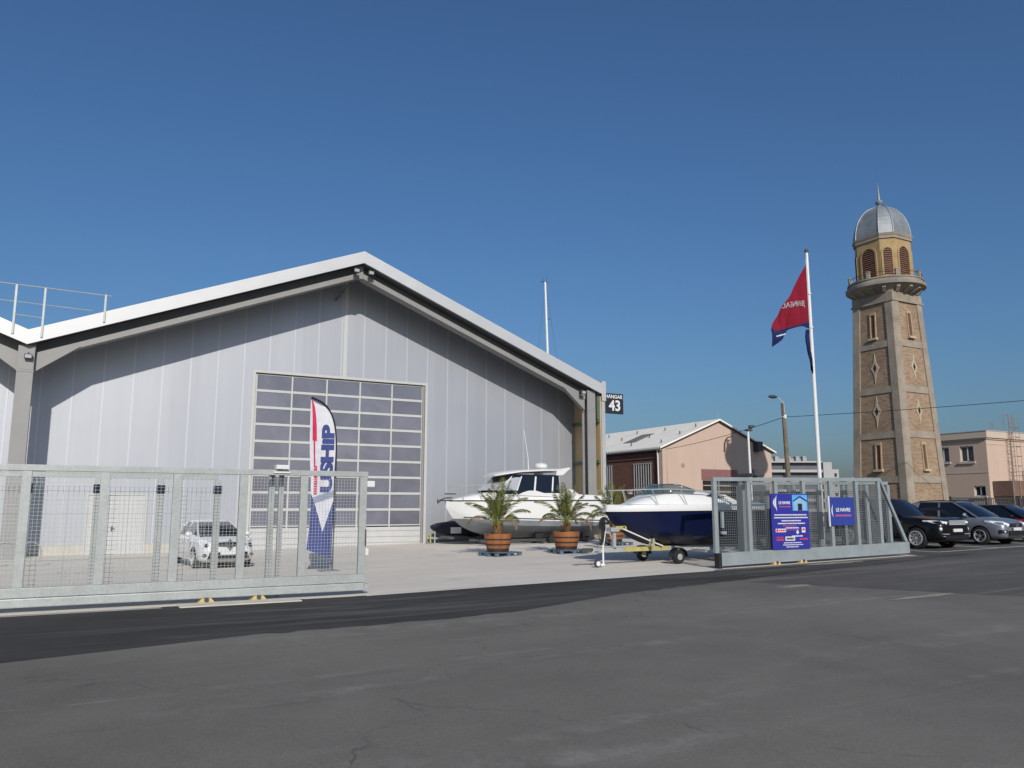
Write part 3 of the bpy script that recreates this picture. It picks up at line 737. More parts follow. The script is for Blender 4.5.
# posters on the right gate
ps = thing('poster', 'tall blue poster with a small hangar picture and sponsor logos on the right gate', 'poster', (10.74, GY - .10, .50), group='posters on the gate')
PW, PH = 1.55, 1.62
b = MB(); b.box(0, PW, -.012, .012, 0, PH); b.build('panel', [M['sign_blue']], ps)
b = MB()
def sail(b, x, z, h, y=-.017, w=.1):
    P_ = []
    for i in range(9):
        t = i / 8; P_.append((x - w*math.sin(PI*t)*.9, z + h*t))
    for i in range(9):
        t = 1 - i / 8; P_.append((x - w*.35*math.sin(PI*t), z + h*t))
    P_ = P_[:9] + P_[10:17]
    b.prism_y([(u, v) for u, v in P_], y, y + .003)
sail(b, .24, PH - .52, .48); sail(b, .17, PH - .42, .3)
b.build('sail_mark', [M['white']], ps)
text_on_wall('LE HAVRE', .115, M['white'], ps, .55, -.014, PH - .27, bold=.003, depth=.002, sx=.95)
def bars(b, x0, x1, z, h, seed, y=-.016):
    rnd = random.Random(seed); x = x0
    while x < x1 - .02:
        w = rnd.uniform(.025, .085); e_ = min(x + w, x1)
        b.box(x, e_, y, y + .003, z - h/2, z + h/2); x = e_ + .014
b = MB(); bars(b, .33, .80, PH - .38, .035, 4); bars(b, .45, 1.0, PH - .94, .028, 44); bars(b, .42, 1.15, PH - 1.06, .02, 45); b.build('fine_print', [M['sign_pink']], ps)
b = MB()
b.box(.88, 1.52, -.018, -.013, PH - .50, PH - .03); b.build('picture', [M['sign_sky']], ps)
b = MB(); b.prism_y([(.93, PH-.49), (1.46, PH-.49), (1.46, PH-.24), (1.20, PH-.13), (.93, PH-.24)], -.022, -.0185); b.build('pictured_hangar', [M['sign_wall']], ps)
b = MB(); b.prism_y([(.9, PH-.24), (1.2, PH-.10), (1.5, PH-.24), (1.5, PH-.20), (1.2, PH-.06), (.9, PH-.20)], -.026, -.0225); b.box(1.10, 1.28, -.026, -.0225, PH-.49, PH-.29); b.build('pictured_roof', [M['sign_dark']], ps)
b = MB()
for i, (z, x0, x1) in enumerate(((.62, .12, 1.46), (.70, .10, 1.5), (.79, .40, 1.2), (.87, .24, 1.38), (1.0, .55, 1.1))):
    bars(b, x0, x1, PH - z, .034, 10 + i)
bars(b, .80, 1.25, PH - 1.24, .035, 31)
for i, (z, x0, x1) in enumerate(((1.43, .45, 1.2), (1.49, .42, 1.25), (1.55, .55, 1.05))): bars(b, x0, x1, PH - z, .024, 20 + i)
b.prism_y([(.98, PH-1.14), (1.04, PH-1.19), (1.10, PH-1.14), (1.04, PH-1.05)], -.018, -.013)
b.box(.52, .92, -.018, -.013, PH - 1.37, PH - 1.25); b.box(.14, .56, -.018, -.013, PH - 1.12, PH - 1.02); b.box(1.22, 1.37, -.018, -.013, PH - 1.14, PH - .99)
b.build('white_print', [M['white']], ps)
b = MB(); bars(b, .56, .88, PH - 1.31, .06, 33, -.021); b.build('dark_print', [M['sign_dark']], ps)
b = MB(); b.lathe_y([(.045, 0), (.045, .002)], 14, (.20, -.021, PH - 1.07)); bars(b, .27, .54, PH - 1.07, .05, 35, -.021); bars(b, .16, .46, PH - 1.34, .05, 36); bars(b, .16, .46, PH - 1.27, .03, 37); bars(b, 1.12, 1.46, PH - 1.33, .045, 38)
b.box(1.245, 1.345, -.021, -.0185, PH-1.08, PH-1.02); b.build('red_print', [M['sign_red']], ps)
p2 = thing('poster', 'small square blue sign with a white sail mark on the right gate', 'poster', (13.18, GY - .10, 1.17), group='posters on the gate')
b = MB(); b.box(.05, 1.18, -.012, .012, 0, .86); b.build('panel', [M['sign_blue2']], p2)
b = MB(); b.box(0, .045, -.03, .012, -.03, .90); sail(b, .20, .24, .40, -.017, .08); b.build('white_edge', [M['white']], p2)
text_on_wall('LE HAVRE', .15, M['white'], p2, .66, -.014, .47, bold=.004, depth=.002)
b = MB(); bars(b, .30, 1.05, .30, .06, 8); b.build('fine_print', [M['sign_pink']], p2)
# ------------------------------------------------------------------ feather banner
fb_ = thing('feather_banner', 'tall white and blue feather banner reading USHIP in front of the panelled door', 'banner', (-.37, -13.08, gz(-.37) + .008))
b = MB(); b.box(-.36, .18, -.28, .30, 0, .025); b.build('base_plate', [M['grey_steel']], fb_, bevel=.008)
pole = [(0, 0, .02), (0, 0, 1.4), (-.01, 0, 3.0), (-.02, 0, 3.7), (-.08, 0, 4.24), (-.22, 0, 4.62), (-.45, 0, 4.88), (-.80, 0, 5.03)]
def smooth_path(p, n=5):
    p = [Vector(q) for q in p]; out = []
    for i in range(len(p) - 1):
        a, b_, c, d = p[max(i-1, 0)], p[i], p[i+1], p[min(i+2, len(p)-1)]
        for k in range(n):
            t = k / n
            out.append(.5*((2*b_) + (-a + c)*t + (2*a - 5*b_ + 4*c - d)*t*t + (-a + 3*b_ - 3*c + d)*t**3))
    out.append(p[-1]); return out
pp_ = smooth_path(pole)
b = MB(); b.tube(pp_[:1] + pp_[1:], [.022 if q.z < 1.3 else .036 for q in pp_], 8); b.build('pole', [M['black']], fb_, smooth=True)
# cloth: rows between the pole and the free edge
def pole_x(z):
    for q, r in zip(pp_[:-1], pp_[1:]):
        if q.z <= z <= r.z + 1e-6: return lerp(q.x, r.x, (z - q.z) / max(r.z - q.z, 1e-6))
    return pp_[-1].x
def free_x(z): return -.76 + .06*math.sin(z*1.1) - .05*max(0, (1.6 - z)) + (.0 if z < 4.9 else 0)
ZB0 = .36
def cloth_y(u, z): return .045*math.sin(u*7 + z*1.3) + .02*math.sin(z*3.1 + u*3) - .002
def bz(u, t):
    """u 0 at pole .. 1 free edge; t 0 bottom .. 1 top"""
    zl = ZB0 + .0; zfree = ZB0 + .26
    z = lerp(lerp(zl, zfree, u), lerp(4.77, 5.02, min(u*1.0, 1)), t)
    xp = pole_x(min(z, 5.025)) - .03; xf = min(free_x(z), xp - .01)
    return lerp(xp, xf, u), z
NU, NT_ = 44, 190
grid = []
for j in range(NT_ + 1):
    row = []
    for i in range(NU + 1):
        x, z = bz(i/NU, j/NT_); row.append((x, cloth_y(x, z), z))
    grid.append(row)
b = MB(); vs = [p for r in grid for p in r]; fs = []; ms_ = []
for j in range(NT_):
    for i in range(NU):
        a = j*(NU+1) + i
        x, z = bz((i+.5)/NU, (j+.5)/NT_); u = (i + .5)/NU; 
        # V shaped white tongue inside the blue foot
        vz = 1.12 + 1.0 * (abs(u - .45) / .5) ** 1.0
        mi = 0
        if z < vz: mi = 1
        if abs(z - (2.22 - .22*u)) < .10 and z >= vz: mi = 2
        if .70 < u < .89 and z > 3.75: mi = 3
        if 3.0 < z <= 3.75 and .77 < u < .83: mi = 3
        fs.append((a, a+1, a+NU+2, a+NU+1)); ms_.append(mi)
b.v = vs; b.f = fs; b.m = ms_
b.build('cloth', [M['cl_white'], M['cl_blue'], M['cl_grey'], M['cl_red']], fb_, smooth=R(80), recalc=False)
def drape_text(body, size, mat, x, z, sx=1.0, bold=.01, shear=0.0):
    me = text_mesh(body, size, bold, .0015, 'LEFT', sx=sx, shear=shear)
    me.transform(Matrix.Translation((x, 0, z)) @ Matrix.Rotation(R(90), 4, 'X') @ Matrix.Rotation(R(90), 4, 'Z'))
    for v in me.vertices: v.co.y += cloth_y(v.co.x, v.co.z) - .012
    me.materials.clear(); me.materials.append(mat)
    o = bpy.data.objects.new('lettering', me); COL.objects.link(o); o.parent = fb_
drape_text('USHiP', .46, M['cl_blue'], -.25, 2.26, sx=1.62, bold=.026)
b = MB()
rnd = random.Random(3); z = 2.2
while z < 3.0:
    h = rnd.uniform(.035, .07); b.box(-.66, -.56, cloth_y(-.6, z) - .016, cloth_y(-.6, z) - .012, z, z + h); z += h + .02
b.build('small_print', [M['cl_red']], fb_)

# ------------------------------------------------------------------ boats
def section_ring(x, ysheer, zsheer, ychine, zchine, zkeel, n=5):
    """open half-section from keel to sheer, mirrored; returns list port->keel->starboard"""
    half = []
    for i in range(n + 1):
        t = i / n; half.append((ychine * t, lerp(zkeel, zchine, t ** 1.15)))
    for i in range(1, n + 1):
        t = i / n; half.append((lerp(ychine, ysheer, t ** .7), lerp(zchine, zsheer, t)))
    ring = [(x, -y, z) for y, z in half[::-1]] + [(x, y, z) for y, z in half[1:]]
    return ring
def hull_mesh(b, stations, mi_fn, n=5):
    rings = [section_ring(*s, n=n) for s in stations]
    m = len(rings[0]); base = len(b.v)
    for r in rings: b.v += r
    for i in range(len(rings) - 1):
        for k in range(m - 1):
            q = [base + i*m + k, base + i*m + k+1, base + (i+1)*m + k+1, base + (i+1)*m + k]
            c = [sum(b.v[j][a] for j in q)/4 for a in range(3)]
            b.f.append(tuple(q)); b.m.append(mi_fn(c))
    # transom and deck
    L = len(rings) - 1
    b.f.append(tuple(base + L*m + k for k in range(m))); b.m.append(mi_fn([rings[L][0][0], 0, rings[L][0][2] - .05]))
    for i in range(L):
        b.f.append((base + i*m, base + (i+1)*m, base + (i+1)*m + m-1, base + i*m + m-1)); b.m.append(0)
def interp_stations(st, k=4):
    out = []
    for i in range(len(st) - 1):
        a, b_, c, d = st[max(i-1, 0)], st[i], st[i+1], st[min(i+2, len(st)-1)]
        for j in range(k):
            t = j / k
            out.append(tuple(.5*((2*q) + (-p + r)*t + (2*p - 5*q + 4*r - s)*t*t + (-p + 3*q - 3*r + s)*t**3) for p, q, r, s in zip(a, b_, c, d)))
    out.append(st[-1]); return out
def loft_strip(b, lines, mi=0):
    """surface through several polylines of equal length"""
    n = len(lines[0]); base = len(b.v)
    for l in lines: b.v += [tuple(p) for p in l]
    for i in range(len(lines) - 1):
        for k in range(n - 1):
            b.f.append((base + i*n + k, base + i*n + k + 1, base + (i+1)*n + k + 1, base + (i+1)*n + k)); b.m.append(mi)

# --- white cabin cruiser, bow to the left
cr = thing('cabin_cruiser', 'white cabin cruiser with dark windows and a roof radar dome, by the hangar wall', 'boat', (7.42, -3.75, 0))
ST = interp_stations([  # x, ysheer, zsheer, ychine, zchine, zkeel
    (0.00, .04, 1.98, .02, 1.80, 1.74), (.45, .52, 2.00, .22, 1.38, 1.12), (1.1, .86, 2.03, .55, 1.14, .72), (2.0, 1.12, 2.05, .88, 1.00, .48),
    (3.5, 1.28, 2.06, 1.10, .90, .36), (5.5, 1.33, 2.05, 1.18, .86, .33), (7.2, 1.32, 2.03, 1.18, .86, .35), (8.15, 1.28, 2.02, 1.16, .86, .40)], 5)
b = MB()
hull_mesh(b, ST, lambda c: 0, n=9)
b.build('hull', [M['cruiser_hull']], cr, smooth=R(40))
def side_line(fz, x0, x1, n, push=.012):
    pts = []
    for i in range(n + 1):
        x = lerp(x0, x1, i/n)
        for p, q in zip(ST[:-1], ST[1:]):
            if p[0] <= x <= q[0] + 1e-6:
                t = (x - p[0]) / max(q[0] - p[0], 1e-6); s = [lerp(u, v, t) for u, v in zip(p, q)]; break
        z = fz(x); tt = min(max((z - s[4]) / max(s[2] - s[4], 1e-3), 0), 1)
        y = lerp(s[3], s[1], tt ** .7) + push
        pts.append((x, y, z))
    return pts
b = MB()
for sgn in (-1, 1):
    b.tube([(x, sgn*y, z) for x, y, z in side_line(lambda x: 2.0 + .006*x, .1, 8.1, 24)], .028, 6)
    b.tube([(x, sgn*y, z) for x, y, z in side_line(lambda x: lerp(1.30, 1.10, x/8), .7, 8.1, 24)], .022, 6)
b.build('rub_rail', [M['stripe']], cr)
# foredeck and cabin trunk
b = MB()
rings = []
for x, w, z0, z1 in ((.25, .22, 2.0, 2.06), (.9, .62, 2.02, 2.20), (1.6, .88, 2.03, 2.36), (2.3, 1.02, 2.04, 2.42), (3.2, 1.06, 2.04, 2.38), (5.9, 1.06, 2.03, 2.36), (6.2, 1.16, 2.02, 2.34), (8.1, 1.2, 2.0, 2.24)):
    rings.append([(x, -w*1.06, z0), (x, -w, lerp(z0, z1, .6)), (x, -w*.86, lerp(z0, z1, .93)), (x, -w*.4, z1), (x, w*.4, z1), (x, w*.86, lerp(z0, z1, .93)), (x, w, lerp(z0, z1, .6)), (x, w*1.06, z0)])
b.loft(rings); b.build('deck', [M['gel']], cr, smooth=R(50))
# wheelhouse glass
b = MB()
def wh(x, w, z): return [(x, -w, z), (x, w, z)]
CX = lambda x: x * .93 - .05
lo = [(2.05, .72), (2.35, .98), (3.6, 1.06), (5.75, 1.06)]; hi = [(3.0, .66), (3.15, .86), (3.9, .93), (5.75, .95)]
ringl = [(CX(x), -w, 2.30) for x, w in lo] + [(CX(x), w, 2.30) for x, w in lo[::-1]]
ringh = [(CX(x), -w, 3.20) for x, w in hi] + [(CX(x), w, 3.20) for x, w in hi[::-1]]
b.loft([ringl, ringh]); b.build('side_window', [M['glass_dark']], cr)
b = MB()   # pale wrap-round windscreen
for sgn in (-1, 1):
    b.add([(2.30, sgn*1.0, 2.47), (3.28, sgn*1.062, 2.47), (3.58, sgn*.945, 3.06), (3.10, sgn*.875, 3.06)], [(0, 1, 2, 3)])
b.add([(2.02, -.72, 2.47), (2.02, .72, 2.47), (2.98, .66, 3.06), (2.98, -.66, 3.06)], [(0, 1, 2, 3)])
b.add([(2.02, -.72, 2.47), (2.30, -1.0, 2.47), (3.10, -.875, 3.06), (2.98, -.66, 3.06)], [(0, 1, 2, 3)]); b.add([(2.02, .72, 2.47), (2.30, 1.0, 2.47), (3.10, .875, 3.06), (2.98, .66, 3.06)], [(0, 1, 2, 3)])
b.v = [(CX(p[0]), p[1], p[2]) for p in b.v]; b.build('windscreen', [M['glass_pale']], cr)
for sgn in (-1, 1):
    for p, q, r in (((3.30, 1.07, 2.45), (3.62, .955, 3.10), .03), ((4.28, 1.07, 2.43), (4.42, .96, 3.10), .045), ((5.30, 1.07, 2.43), (5.42, .96, 3.10), .04), ((2.30, 1.0, 2.45), (3.12, .88, 3.08), .03)):
        b = MB(); b.tube([(CX(p[0]), sgn*p[1], p[2]), (CX(q[0]), sgn*q[1], q[2])], r, 6); b.build('window_pillar', [M['gel']], cr)
b = MB()
for sgn in (-1, 1):   # white coaming sweeping up aft of the windows
    b.prism([(3.0, 2.25), (8.1, 2.1), (8.1, 2.24), (6.3, 2.32), (6.0, 2.52), (5.7, 2.56), (5.35, 2.36), (4.4, 2.36), (4.0, 2.46), (3.6, 2.46), (3.3, 2.38)], lambda u, v, w: (u, w, v), sgn*1.075, sgn*1.12)
b.build('coaming', [M['gel']], cr)
b = MB(); rings = []
for x, w, z in ((2.35, .62, 3.14), (2.75, .86, 3.25), (3.6, 1.02, 3.37), (4.8, 1.06, 3.44), (5.8, 1.06, 3.47), (6.35, 1.02, 3.50)):
    t = .07 if x > 2.4 else .03
    rings.append([(x, -w, z - t), (x, -w*1.0, z - .01), (x, -w*.75, z + .045), (x, w*.75, z + .045), (x, w, z - .01), (x, w, z - t), (x, w*.7, z - t*2), (x, -w*.7, z - t*2)])
b.loft(rings)
for sgn in (-1, 1): b.prism([(5.55, 3.18), (5.95, 3.20), (6.42, 3.54), (6.30, 3.56), (5.6, 3.44)], lambda u, v, w: (u, w, v), sgn*.99, sgn*1.05)
b.v = [(CX(p[0]), p[1], p[2]) for p in b.v]; b.build('roof', [M['gel']], cr, smooth=R(40))
b = MB(); b.lathe([(.06, 0), (.28, .03), (.31, .09), (.30, .17), (.22, .24), (.02, .27)], 18, (4.93, 0, 3.53)); b.lathe([(.1, 0), (.1, .1)], 10, (4.93, 0, 3.45)); b.build('radar_dome', [M['white']], cr, smooth=True)
b = MB(); b.tube([(4.35, .2, 3.36), (4.33, .2, 4.0), (4.11, .2, 5.35)], [.025, .018, .012], 6); b.build('whip_aerial', [M['white']], cr)
b = MB()
for sgn in (-1, 1):
    top = [(.18, sgn*.1, 2.62), (.5, sgn*.5, 2.64), (1.2, sgn*.88, 2.68), (2.0, sgn*1.06, 2.70), (2.7, sgn*1.16, 2.56), (3.1, sgn*1.2, 2.1)]
    b.tube(smooth_path(top, 4), .02, 6)
    for i in (1, 2, 3): x, y, z = top[i]; b.tube([(x, y, z), (x + .12, y + sgn*.03, 2.02)], .013, 5)
b.tube([(.18, -.1, 2.62), (.12, 0, 2.62), (.18, .1, 2.62)], .016, 6)
b.tube([(7.3, -1.2, 2.1), (7.3, -1.2, 2.5), (8.0, -1.2, 2.5), (8.05, -1.2, 2.1)], .016, 6)
b.build('handrail', [M['galv']], cr)
b = MB(); b.box(-.30, .35, -.06, .06, 1.98, 2.04); b.tube([(-.34, 0, 1.96), (-.05, 0, 2.12), (.3, 0, 2.14)], .03, 6); b.tube([(-.3, -.2, 2.06), (-.38, 0, 1.9), (-.3, .2, 2.06)], .03, 6); b.box(-.02, .45, -.10, .10, 2.28, 2.33)
b.build('anchor', [M['dark_grey']], cr)
b = MB(); b.lathe_x([(.02, -.3), (.16, -.2), (.17, .2), (.05, .35)], 12, (8.5, 0, .62)); b.box(8.15, 8.6, -.12, .12, .6, 1.0); b.build('stern_drive', [M['black']], cr, bevel=.02)
# cradle under it
cd = thing('boat_cradle', 'low steel cradle in the shadow beneath the white cabin cruiser', 'cradle', (7.25, -3.75, gz(9) - .1))
b = MB()
for sgn in (-1, 1): b.box(1.6, 7.6, sgn*.55 - .06, sgn*.55 + .06, .25, .37)
for x in (2.2, 4.6, 7.0): b.box(x - .06, x + .06, -1.0, 1.0, .14, .25)
b.build('frame', [M['dark_grey']], cd)
for x in (2.4, 4.6, 6.8):
    for sgn in (-1, 1):
        b = MB(); b.box(x - .2, x + .2, sgn*.55 - .1, sgn*.55 + .1, .37, lerp(.74, .62, 1)); b.build('pad', [M['rubber']], cd)
for x in (5.2, 6.0):
    for sgn in (-1, 1):
        b = MB(); b.lathe_y([(.12, -.1), (.27, -.09), (.29, 0), (.27, .09), (.12, .1)], 16, (x, sgn*.86, .33)); b.build('wheel', [M['rubber']], cd, smooth=True)
# covered tender tucked behind the bow
td = thing('covered_tender', 'small dark covered tender with a white placard behind the white cruiser bow', 'boat', (7.85, -1.15, gz(8)))
b = MB(); rings = []
for x, w, z0, z1 in ((0, .1, .72, .86), (.3, .4, .52, .95), (1.0, .62, .38, 1.04), (2.2, .68, .34, 1.12), (3.4, .66, .34, 1.0), (3.9, .6, .38, .86)):
    rings.append([(x, -w*.5, z0), (x, -w, lerp(z0, z1, .5)), (x, -w*.95, lerp(z0, z1, .75)), (x, -w*.3, z1), (x, w*.3, z1), (x, w*.95, lerp(z0, z1, .75)), (x, w, lerp(z0, z1, .5)), (x, w*.5, z0)])
b.loft(rings); b.build('cover', [M['cover']], td, smooth=R(60))
b = MB(); b.box(.62, 1.15, -.90, -.88, .50, .78); b.build('placard', [M['white']], td)
b = MB(); b.box(-.2, 3.6, -.05, .05, .22, .30); b.box(.8, .9, -.7, .7, .22, .34); b.box(2.8, 2.9, -.7, .7, .22, .34); b.tube([(.12, -.2, -.0), (.12, -.2, .6)], .03, 6); b.build('trailer_frame', [M['galv']], td)
for sgn in (-1, 1): b = MB(); b.lathe_y([(.1, -.08), (.25, -.07), (.25, .07), (.1, .08)], 14, (2.5, sgn*.75, .25)); b.build('wheel', [M['rubber']], td)
b = MB(); b.tube([(-.12, -.25, 0), (-.12, -.25, .55)], .035, 6); b.box(-.3, .02, -.29, -.21, .28, .33); b.build('jockey_stand', [M['yellow']], td)

# --- navy motor boat on trailer, bow to the left
nb = thing('motor_boat', 'navy motor boat with white deck and teal windscreen on a trailer', 'boat', (7.08, -16.3, 0))
SN = interp_stations([
    (0.00, .05, 1.62, .03, 1.55, 1.50), (.35, .42, 1.62, .18, 1.28, 1.14), (1.0, .78, 1.63, .50, 1.02, .74), (1.8, 1.0, 1.64, .78, .90, .54),
    (3.0, 1.12, 1.65, .94, .84, .46), (4.4, 1.14, 1.66, .98, .84, .46), (5.9, 1.10, 1.66, .96, .86, .50)], 5)
b = MB(); hull_mesh(b, SN, lambda c: 0, n=8); b.build('hull', [M['navy']], nb, smooth=R(40))
# white deck moulding overlapping the sheer
b = MB(); rings = []
for s in SN:
    x, w, z = s[0], s[1] + .035, s[2]
    k = min(x / .5, 1)
    rings.append([(x - .06*(1-k), -w, z - .03), (x - .06*(1-k), -w - .02, z + .06), (x, -w + .01, z + .15), (x, -w*.8, z + .18), (x, w*.8, z + .18), (x, w - .01, z + .15), (x - .06*(1-k), w + .02, z + .06), (x - .06*(1-k), w, z - .03)])
b.loft(rings)
rings = []
for x, w, z1 in ((.75, .30, 1.82), (1.25, .56, 2.0), (1.75, .74, 2.18), (2.1, .82, 2.26), (3.2, .92, 2.22), (3.9, .96, 2.12), (4.6, .98, 1.9), (5.8, .98, 1.86)):
    rings.append([(x, -w*1.12, 1.80), (x, -w*1.02, lerp(1.8, z1, .55)), (x, -w*.85, lerp(1.8, z1, .92)), (x, -w*.4, z1 + .03), (x, w*.4, z1 + .03), (x, w*.85, lerp(1.8, z1, .92)), (x, w*1.02, lerp(1.8, z1, .55)), (x, w*1.12, 1.80)])
b.loft(rings); b.build('deck', [M['gel']], nb, smooth=R(45))
b = MB()   # windscreen: wrap-round band leaning aft
lo_ = [(1.45, 0), (1.5, .4), (1.70, .70), (2.05, .84), (2.75, .90)]; hi_ = [(2.0, 0), (2.03, .32), (2.12, .56), (2.32, .70), (2.8, .84)]
zl_ = [2.12, 2.12, 2.16, 2.22, 2.18]; zh_ = [2.43, 2.43, 2.43, 2.40, 2.25]
full_lo = [(x, -y, z) for (x, y), z in list(zip(lo_, zl_))[:0:-1]] + [(x, y, z) for (x, y), z in zip(lo_, zl_)]
full_hi = [(x, -y, z) for (x, y), z in list(zip(hi_, zh_))[:0:-1]] + [(x, y, z) for (x, y), z in zip(hi_, zh_)]
loft_strip(b, [full_lo, full_hi]); 
ws = b.build('windscreen', [M['glass_teal']], nb, smooth=R(60), recalc=False); sm_ = ws.modifiers.new('thick', 'SOLIDIFY'); sm_.thickness = .012
b = MB(); b.tube(smooth_path(full_hi, 3), .016, 6)
b.build('screen_trim', [M['steel']], nb)
b = MB(); b.prism_y([(3.15, 2.10), (3.85, 2.0), (3.9, 2.07), (3.4, 2.15)], -.985, -.97); b.prism_y([(3.15, 2.10), (3.85, 2.0), (3.9, 2.07), (3.4, 2.15)], .97, .985); b.build('side_port', [M['glass_dark']], nb)
b = MB()
for sgn in (-1, 1):
    top = [(.10, 0, 2.22), (.4, sgn*.30, 2.23), (1.2, sgn*.72, 2.26), (2.1, sgn*.98, 2.26), (3.3, sgn*1.06, 2.18), (4.1, sgn*1.08, 1.84)]
    b.tube(smooth_path(top, 4), .017, 6)
    for i, dx in ((1, .1), (2, .2), (3, .22), (4, .25)): x, y, z = top[i]; b.tube([(x, y, z), (x + dx, y + sgn*.04, 1.80)], .014, 5)
b.box(.62, .74, -.36, -.26, 2.12, 2.24); b.tube([(3.75, -.9, 2.1), (3.75, -.9, 2.65)], .02, 6)
b.build('handrail', [M['galv']], nb)
b = MB(); b.prism_y([(3.6, 1.95), (3.75, 2.12), (3.95, 2.12), (4.6, 1.86), (4.0, 1.84)], -.95, -.88); b.prism_y([(3.6, 1.95), (3.75, 2.12), (3.95, 2.12), (4.6, 1.86), (4.0, 1.84)], .88, .95); b.build('arch_wing', [M['gel']], nb)
b = MB(); b.box(5.95, 6.45, -.2, .2, 1.4, 1.95); b.box(6.0, 6.3, -.08, .08, .5, 1.4); b.lathe_x([(.03, -.15), (.1, -.1), (.1, .1), (.05, .2)], 10, (6.25, 0, .5)); b.build('outboard', [M['black']], nb, bevel=.05)
tr = thing('boat_trailer', 'galvanised trailer with a half yellow drawbar and jockey wheel under the navy boat', 'trailer', (.22, -16.5, 0))
def bar3(b, p, q, w, h, mi=0):
    (x0, y0, z0), (x1, y1, z1) = p, q
    b.hexa([(x0, y0 - w, z0 - h), (x1, y1 - w, z1 - h), (x1, y1 + w, z1 - h), (x0, y0 + w, z0 - h), (x0, y0 - w, z0 + h), (x1, y1 - w, z1 + h), (x1, y1 + w, z1 + h), (x0, y0 + w, z0 + h)], mi)
b = MB(); bar3(b, (6.15, 0, .46), (7.3, 0, .46), .05, .06); b.build('drawbar', [M['galv']], tr); b = MB(); bar3(b, (9.05, 0, .47), (12.3, 0, .49), .05, .06)
bar3(b, (9.2, .0, .44), (11.0, -.75, .44), .04, .05); bar3(b, (9.2, .0, .44), (11.0, .75, .44), .04, .05); bar3(b, (11.0, -.75, .44), (12.6, -.75, .46), .04, .05); bar3(b, (11.0, .75, .44), (12.6, .75, .46), .04, .05)
for x in (9.8, 11.2, 12.4): b.box(x - .05, x + .05, -.9, .9, .36, .44)
b.build('frame', [M['galv']], tr)
b = MB(); bar3(b, (7.3, 0, .461), (9.05, 0, .47), .054, .064); b.build('yellow_drawbar', [M['yellow']], tr)
b = MB(); b.box(5.86, 6.2, -.05, .05, .43, .53); b.box(5.80, 5.95, -.07, .07, .38, .50); b.build('coupling', [M['dark_grey']], tr, bevel=.015)
b = MB(); b.tube([(6.28, -.42, .08), (6.28, -.42, .64)], .028, 8); b.box(6.10, 6.31, -.46, -.38, .05, .11); b.box(6.24, 6.32, -.40, -.05, .44, .50); jp = b.build('jockey_stand', [M['white']], tr)
b = MB(); b.lathe_y([(.04, -.04), (.1, -.04), (.115, 0), (.1, .04), (.04, .04)], 16, (6.08, -.42, gz(6.3) + .12)); b.build('jockey_wheel', [M['dark_grey']], tr, smooth=True)
b = MB(); b.lathe_y([(.02, -.05), (.07, -.05), (.07, .05), (.02, .05)], 14, (6.08, -.42, gz(6.3) + .12)); b.build('wheel_hub', [M['white']], tr)
b = MB(); bar3(b, (6.95, 0, .5), (7.0, 0, .52), .05, .02); b.box(6.93, 7.03, -.05, .05, .5, 1.12); b.box(6.8, 7.1, -.12, .12, 1.0, 1.12); b.build('winch_post', [M['galv']], tr)
b = MB(); b.box(7.02, 7.35, -.06, .06, 1.06, 1.16); b.lathe_y([(.03, -.06), (.07, -.06), (.07, .06), (.03, .06)], 12, (7.36, 0, 1.1)); b.build('bow_roller', [M['yellow']], tr)
b = MB()
for z, x in ((.68, 8.28), (.58, 8.24)): b.lathe_y([(.02, -.07), (.06, -.07), (.045, 0), (.06, .07), (.02, .07)], 12, (x, -.2, z))
b.build('keel_roller', [M['yellow']], tr)
b = MB(); b.box(8.23, 8.29, -.3, -.25, .48, .78); b.box(8.23, 8.29, -.15, -.1, .48, .78); b.build('roller_bracket', [M['galv']], tr)
b = MB(); b.tube([(7.25, -.1, 1.08), (8.2, -.14, .72), (8.75, -.12, .54)], .022, 6); b.build('strap', [M['rope']], tr)
for sgn in (-1, 1):
    for x in (8.72,):
        b = MB(); b.lathe_y([(.09, -.085), (.18, -.09), (.21, -.05), (.21, .05), (.18, .09), (.09, .085)], 20, (x, sgn*.86, gz(9.3) + .215)); w_ = b.build('wheel', [M['rubber']], tr, smooth=True)
        b = MB(); b.lathe_y([(.02, -.094), (.095, -.088), (.095, .088), (.02, .094)], 14, (x, sgn*.86, gz(9.3) + .215)); b.build('rim', [M['galv']], w_)
        b = MB(); pr = []
        for i in range(9):
            a = PI * (i/8); pr.append((x + .28*math.cos(a), gz(9.3) + .22 + .27*math.sin(a)))
        for i in range(9):
            a = PI * (1 - i/8); pr.append((x + .255*math.cos(a), gz(9.3) + .22 + .245*math.sin(a)))
        b.prism_y(pr, sgn*.86 - .12, sgn*.86 + .12); b.build('mudguard', [M['black']], tr)

# black outboard engine standing between the palms and the trailer
ob = thing('outboard_motor', 'black outboard engine on a stand between the middle palm and the navy boat bow', 'outboard motor', (11.95, -9.35, gz(11.9)))
b = MB(); b.ball((0, 0, 1.02), .19, .26, .24, 14, 8); b.box(-.13, .13, -.16, .2, .78, .96); b.build('cowling', [M['black']], ob, smooth=True)
b = MB(); b.box(-.07, .07, -.10, .14, .30, .80); b.box(-.1, .1, -.22, -.12, .62, .92); b.lathe_y([(.02, -.22), (.07, -.15), (.07, .12), (.03, .24)], 10, (0, 0, .28)); b.box(-.02, .02, -.1, .1, .1, .25); b.build('leg', [M['dark_grey']], ob, bevel=.01)
b = MB()
for k in range(3):
    a = 2*PI*k/3 + .3; c, s = math.cos(a), math.sin(a)
    b.prism_y([(0, .28), (.05*c - .05*s, .28 + .05*s + .05*c), (.15*c - .05*s, .28 + .15*s + .05*c), (.17*c + .03*s, .28 + .17*s - .03*c), (.05*c + .04*s, .28 + .05*s - .04*c)], .22, .235)
b.build('propeller', [M['dark_grey']], ob)
b = MB()
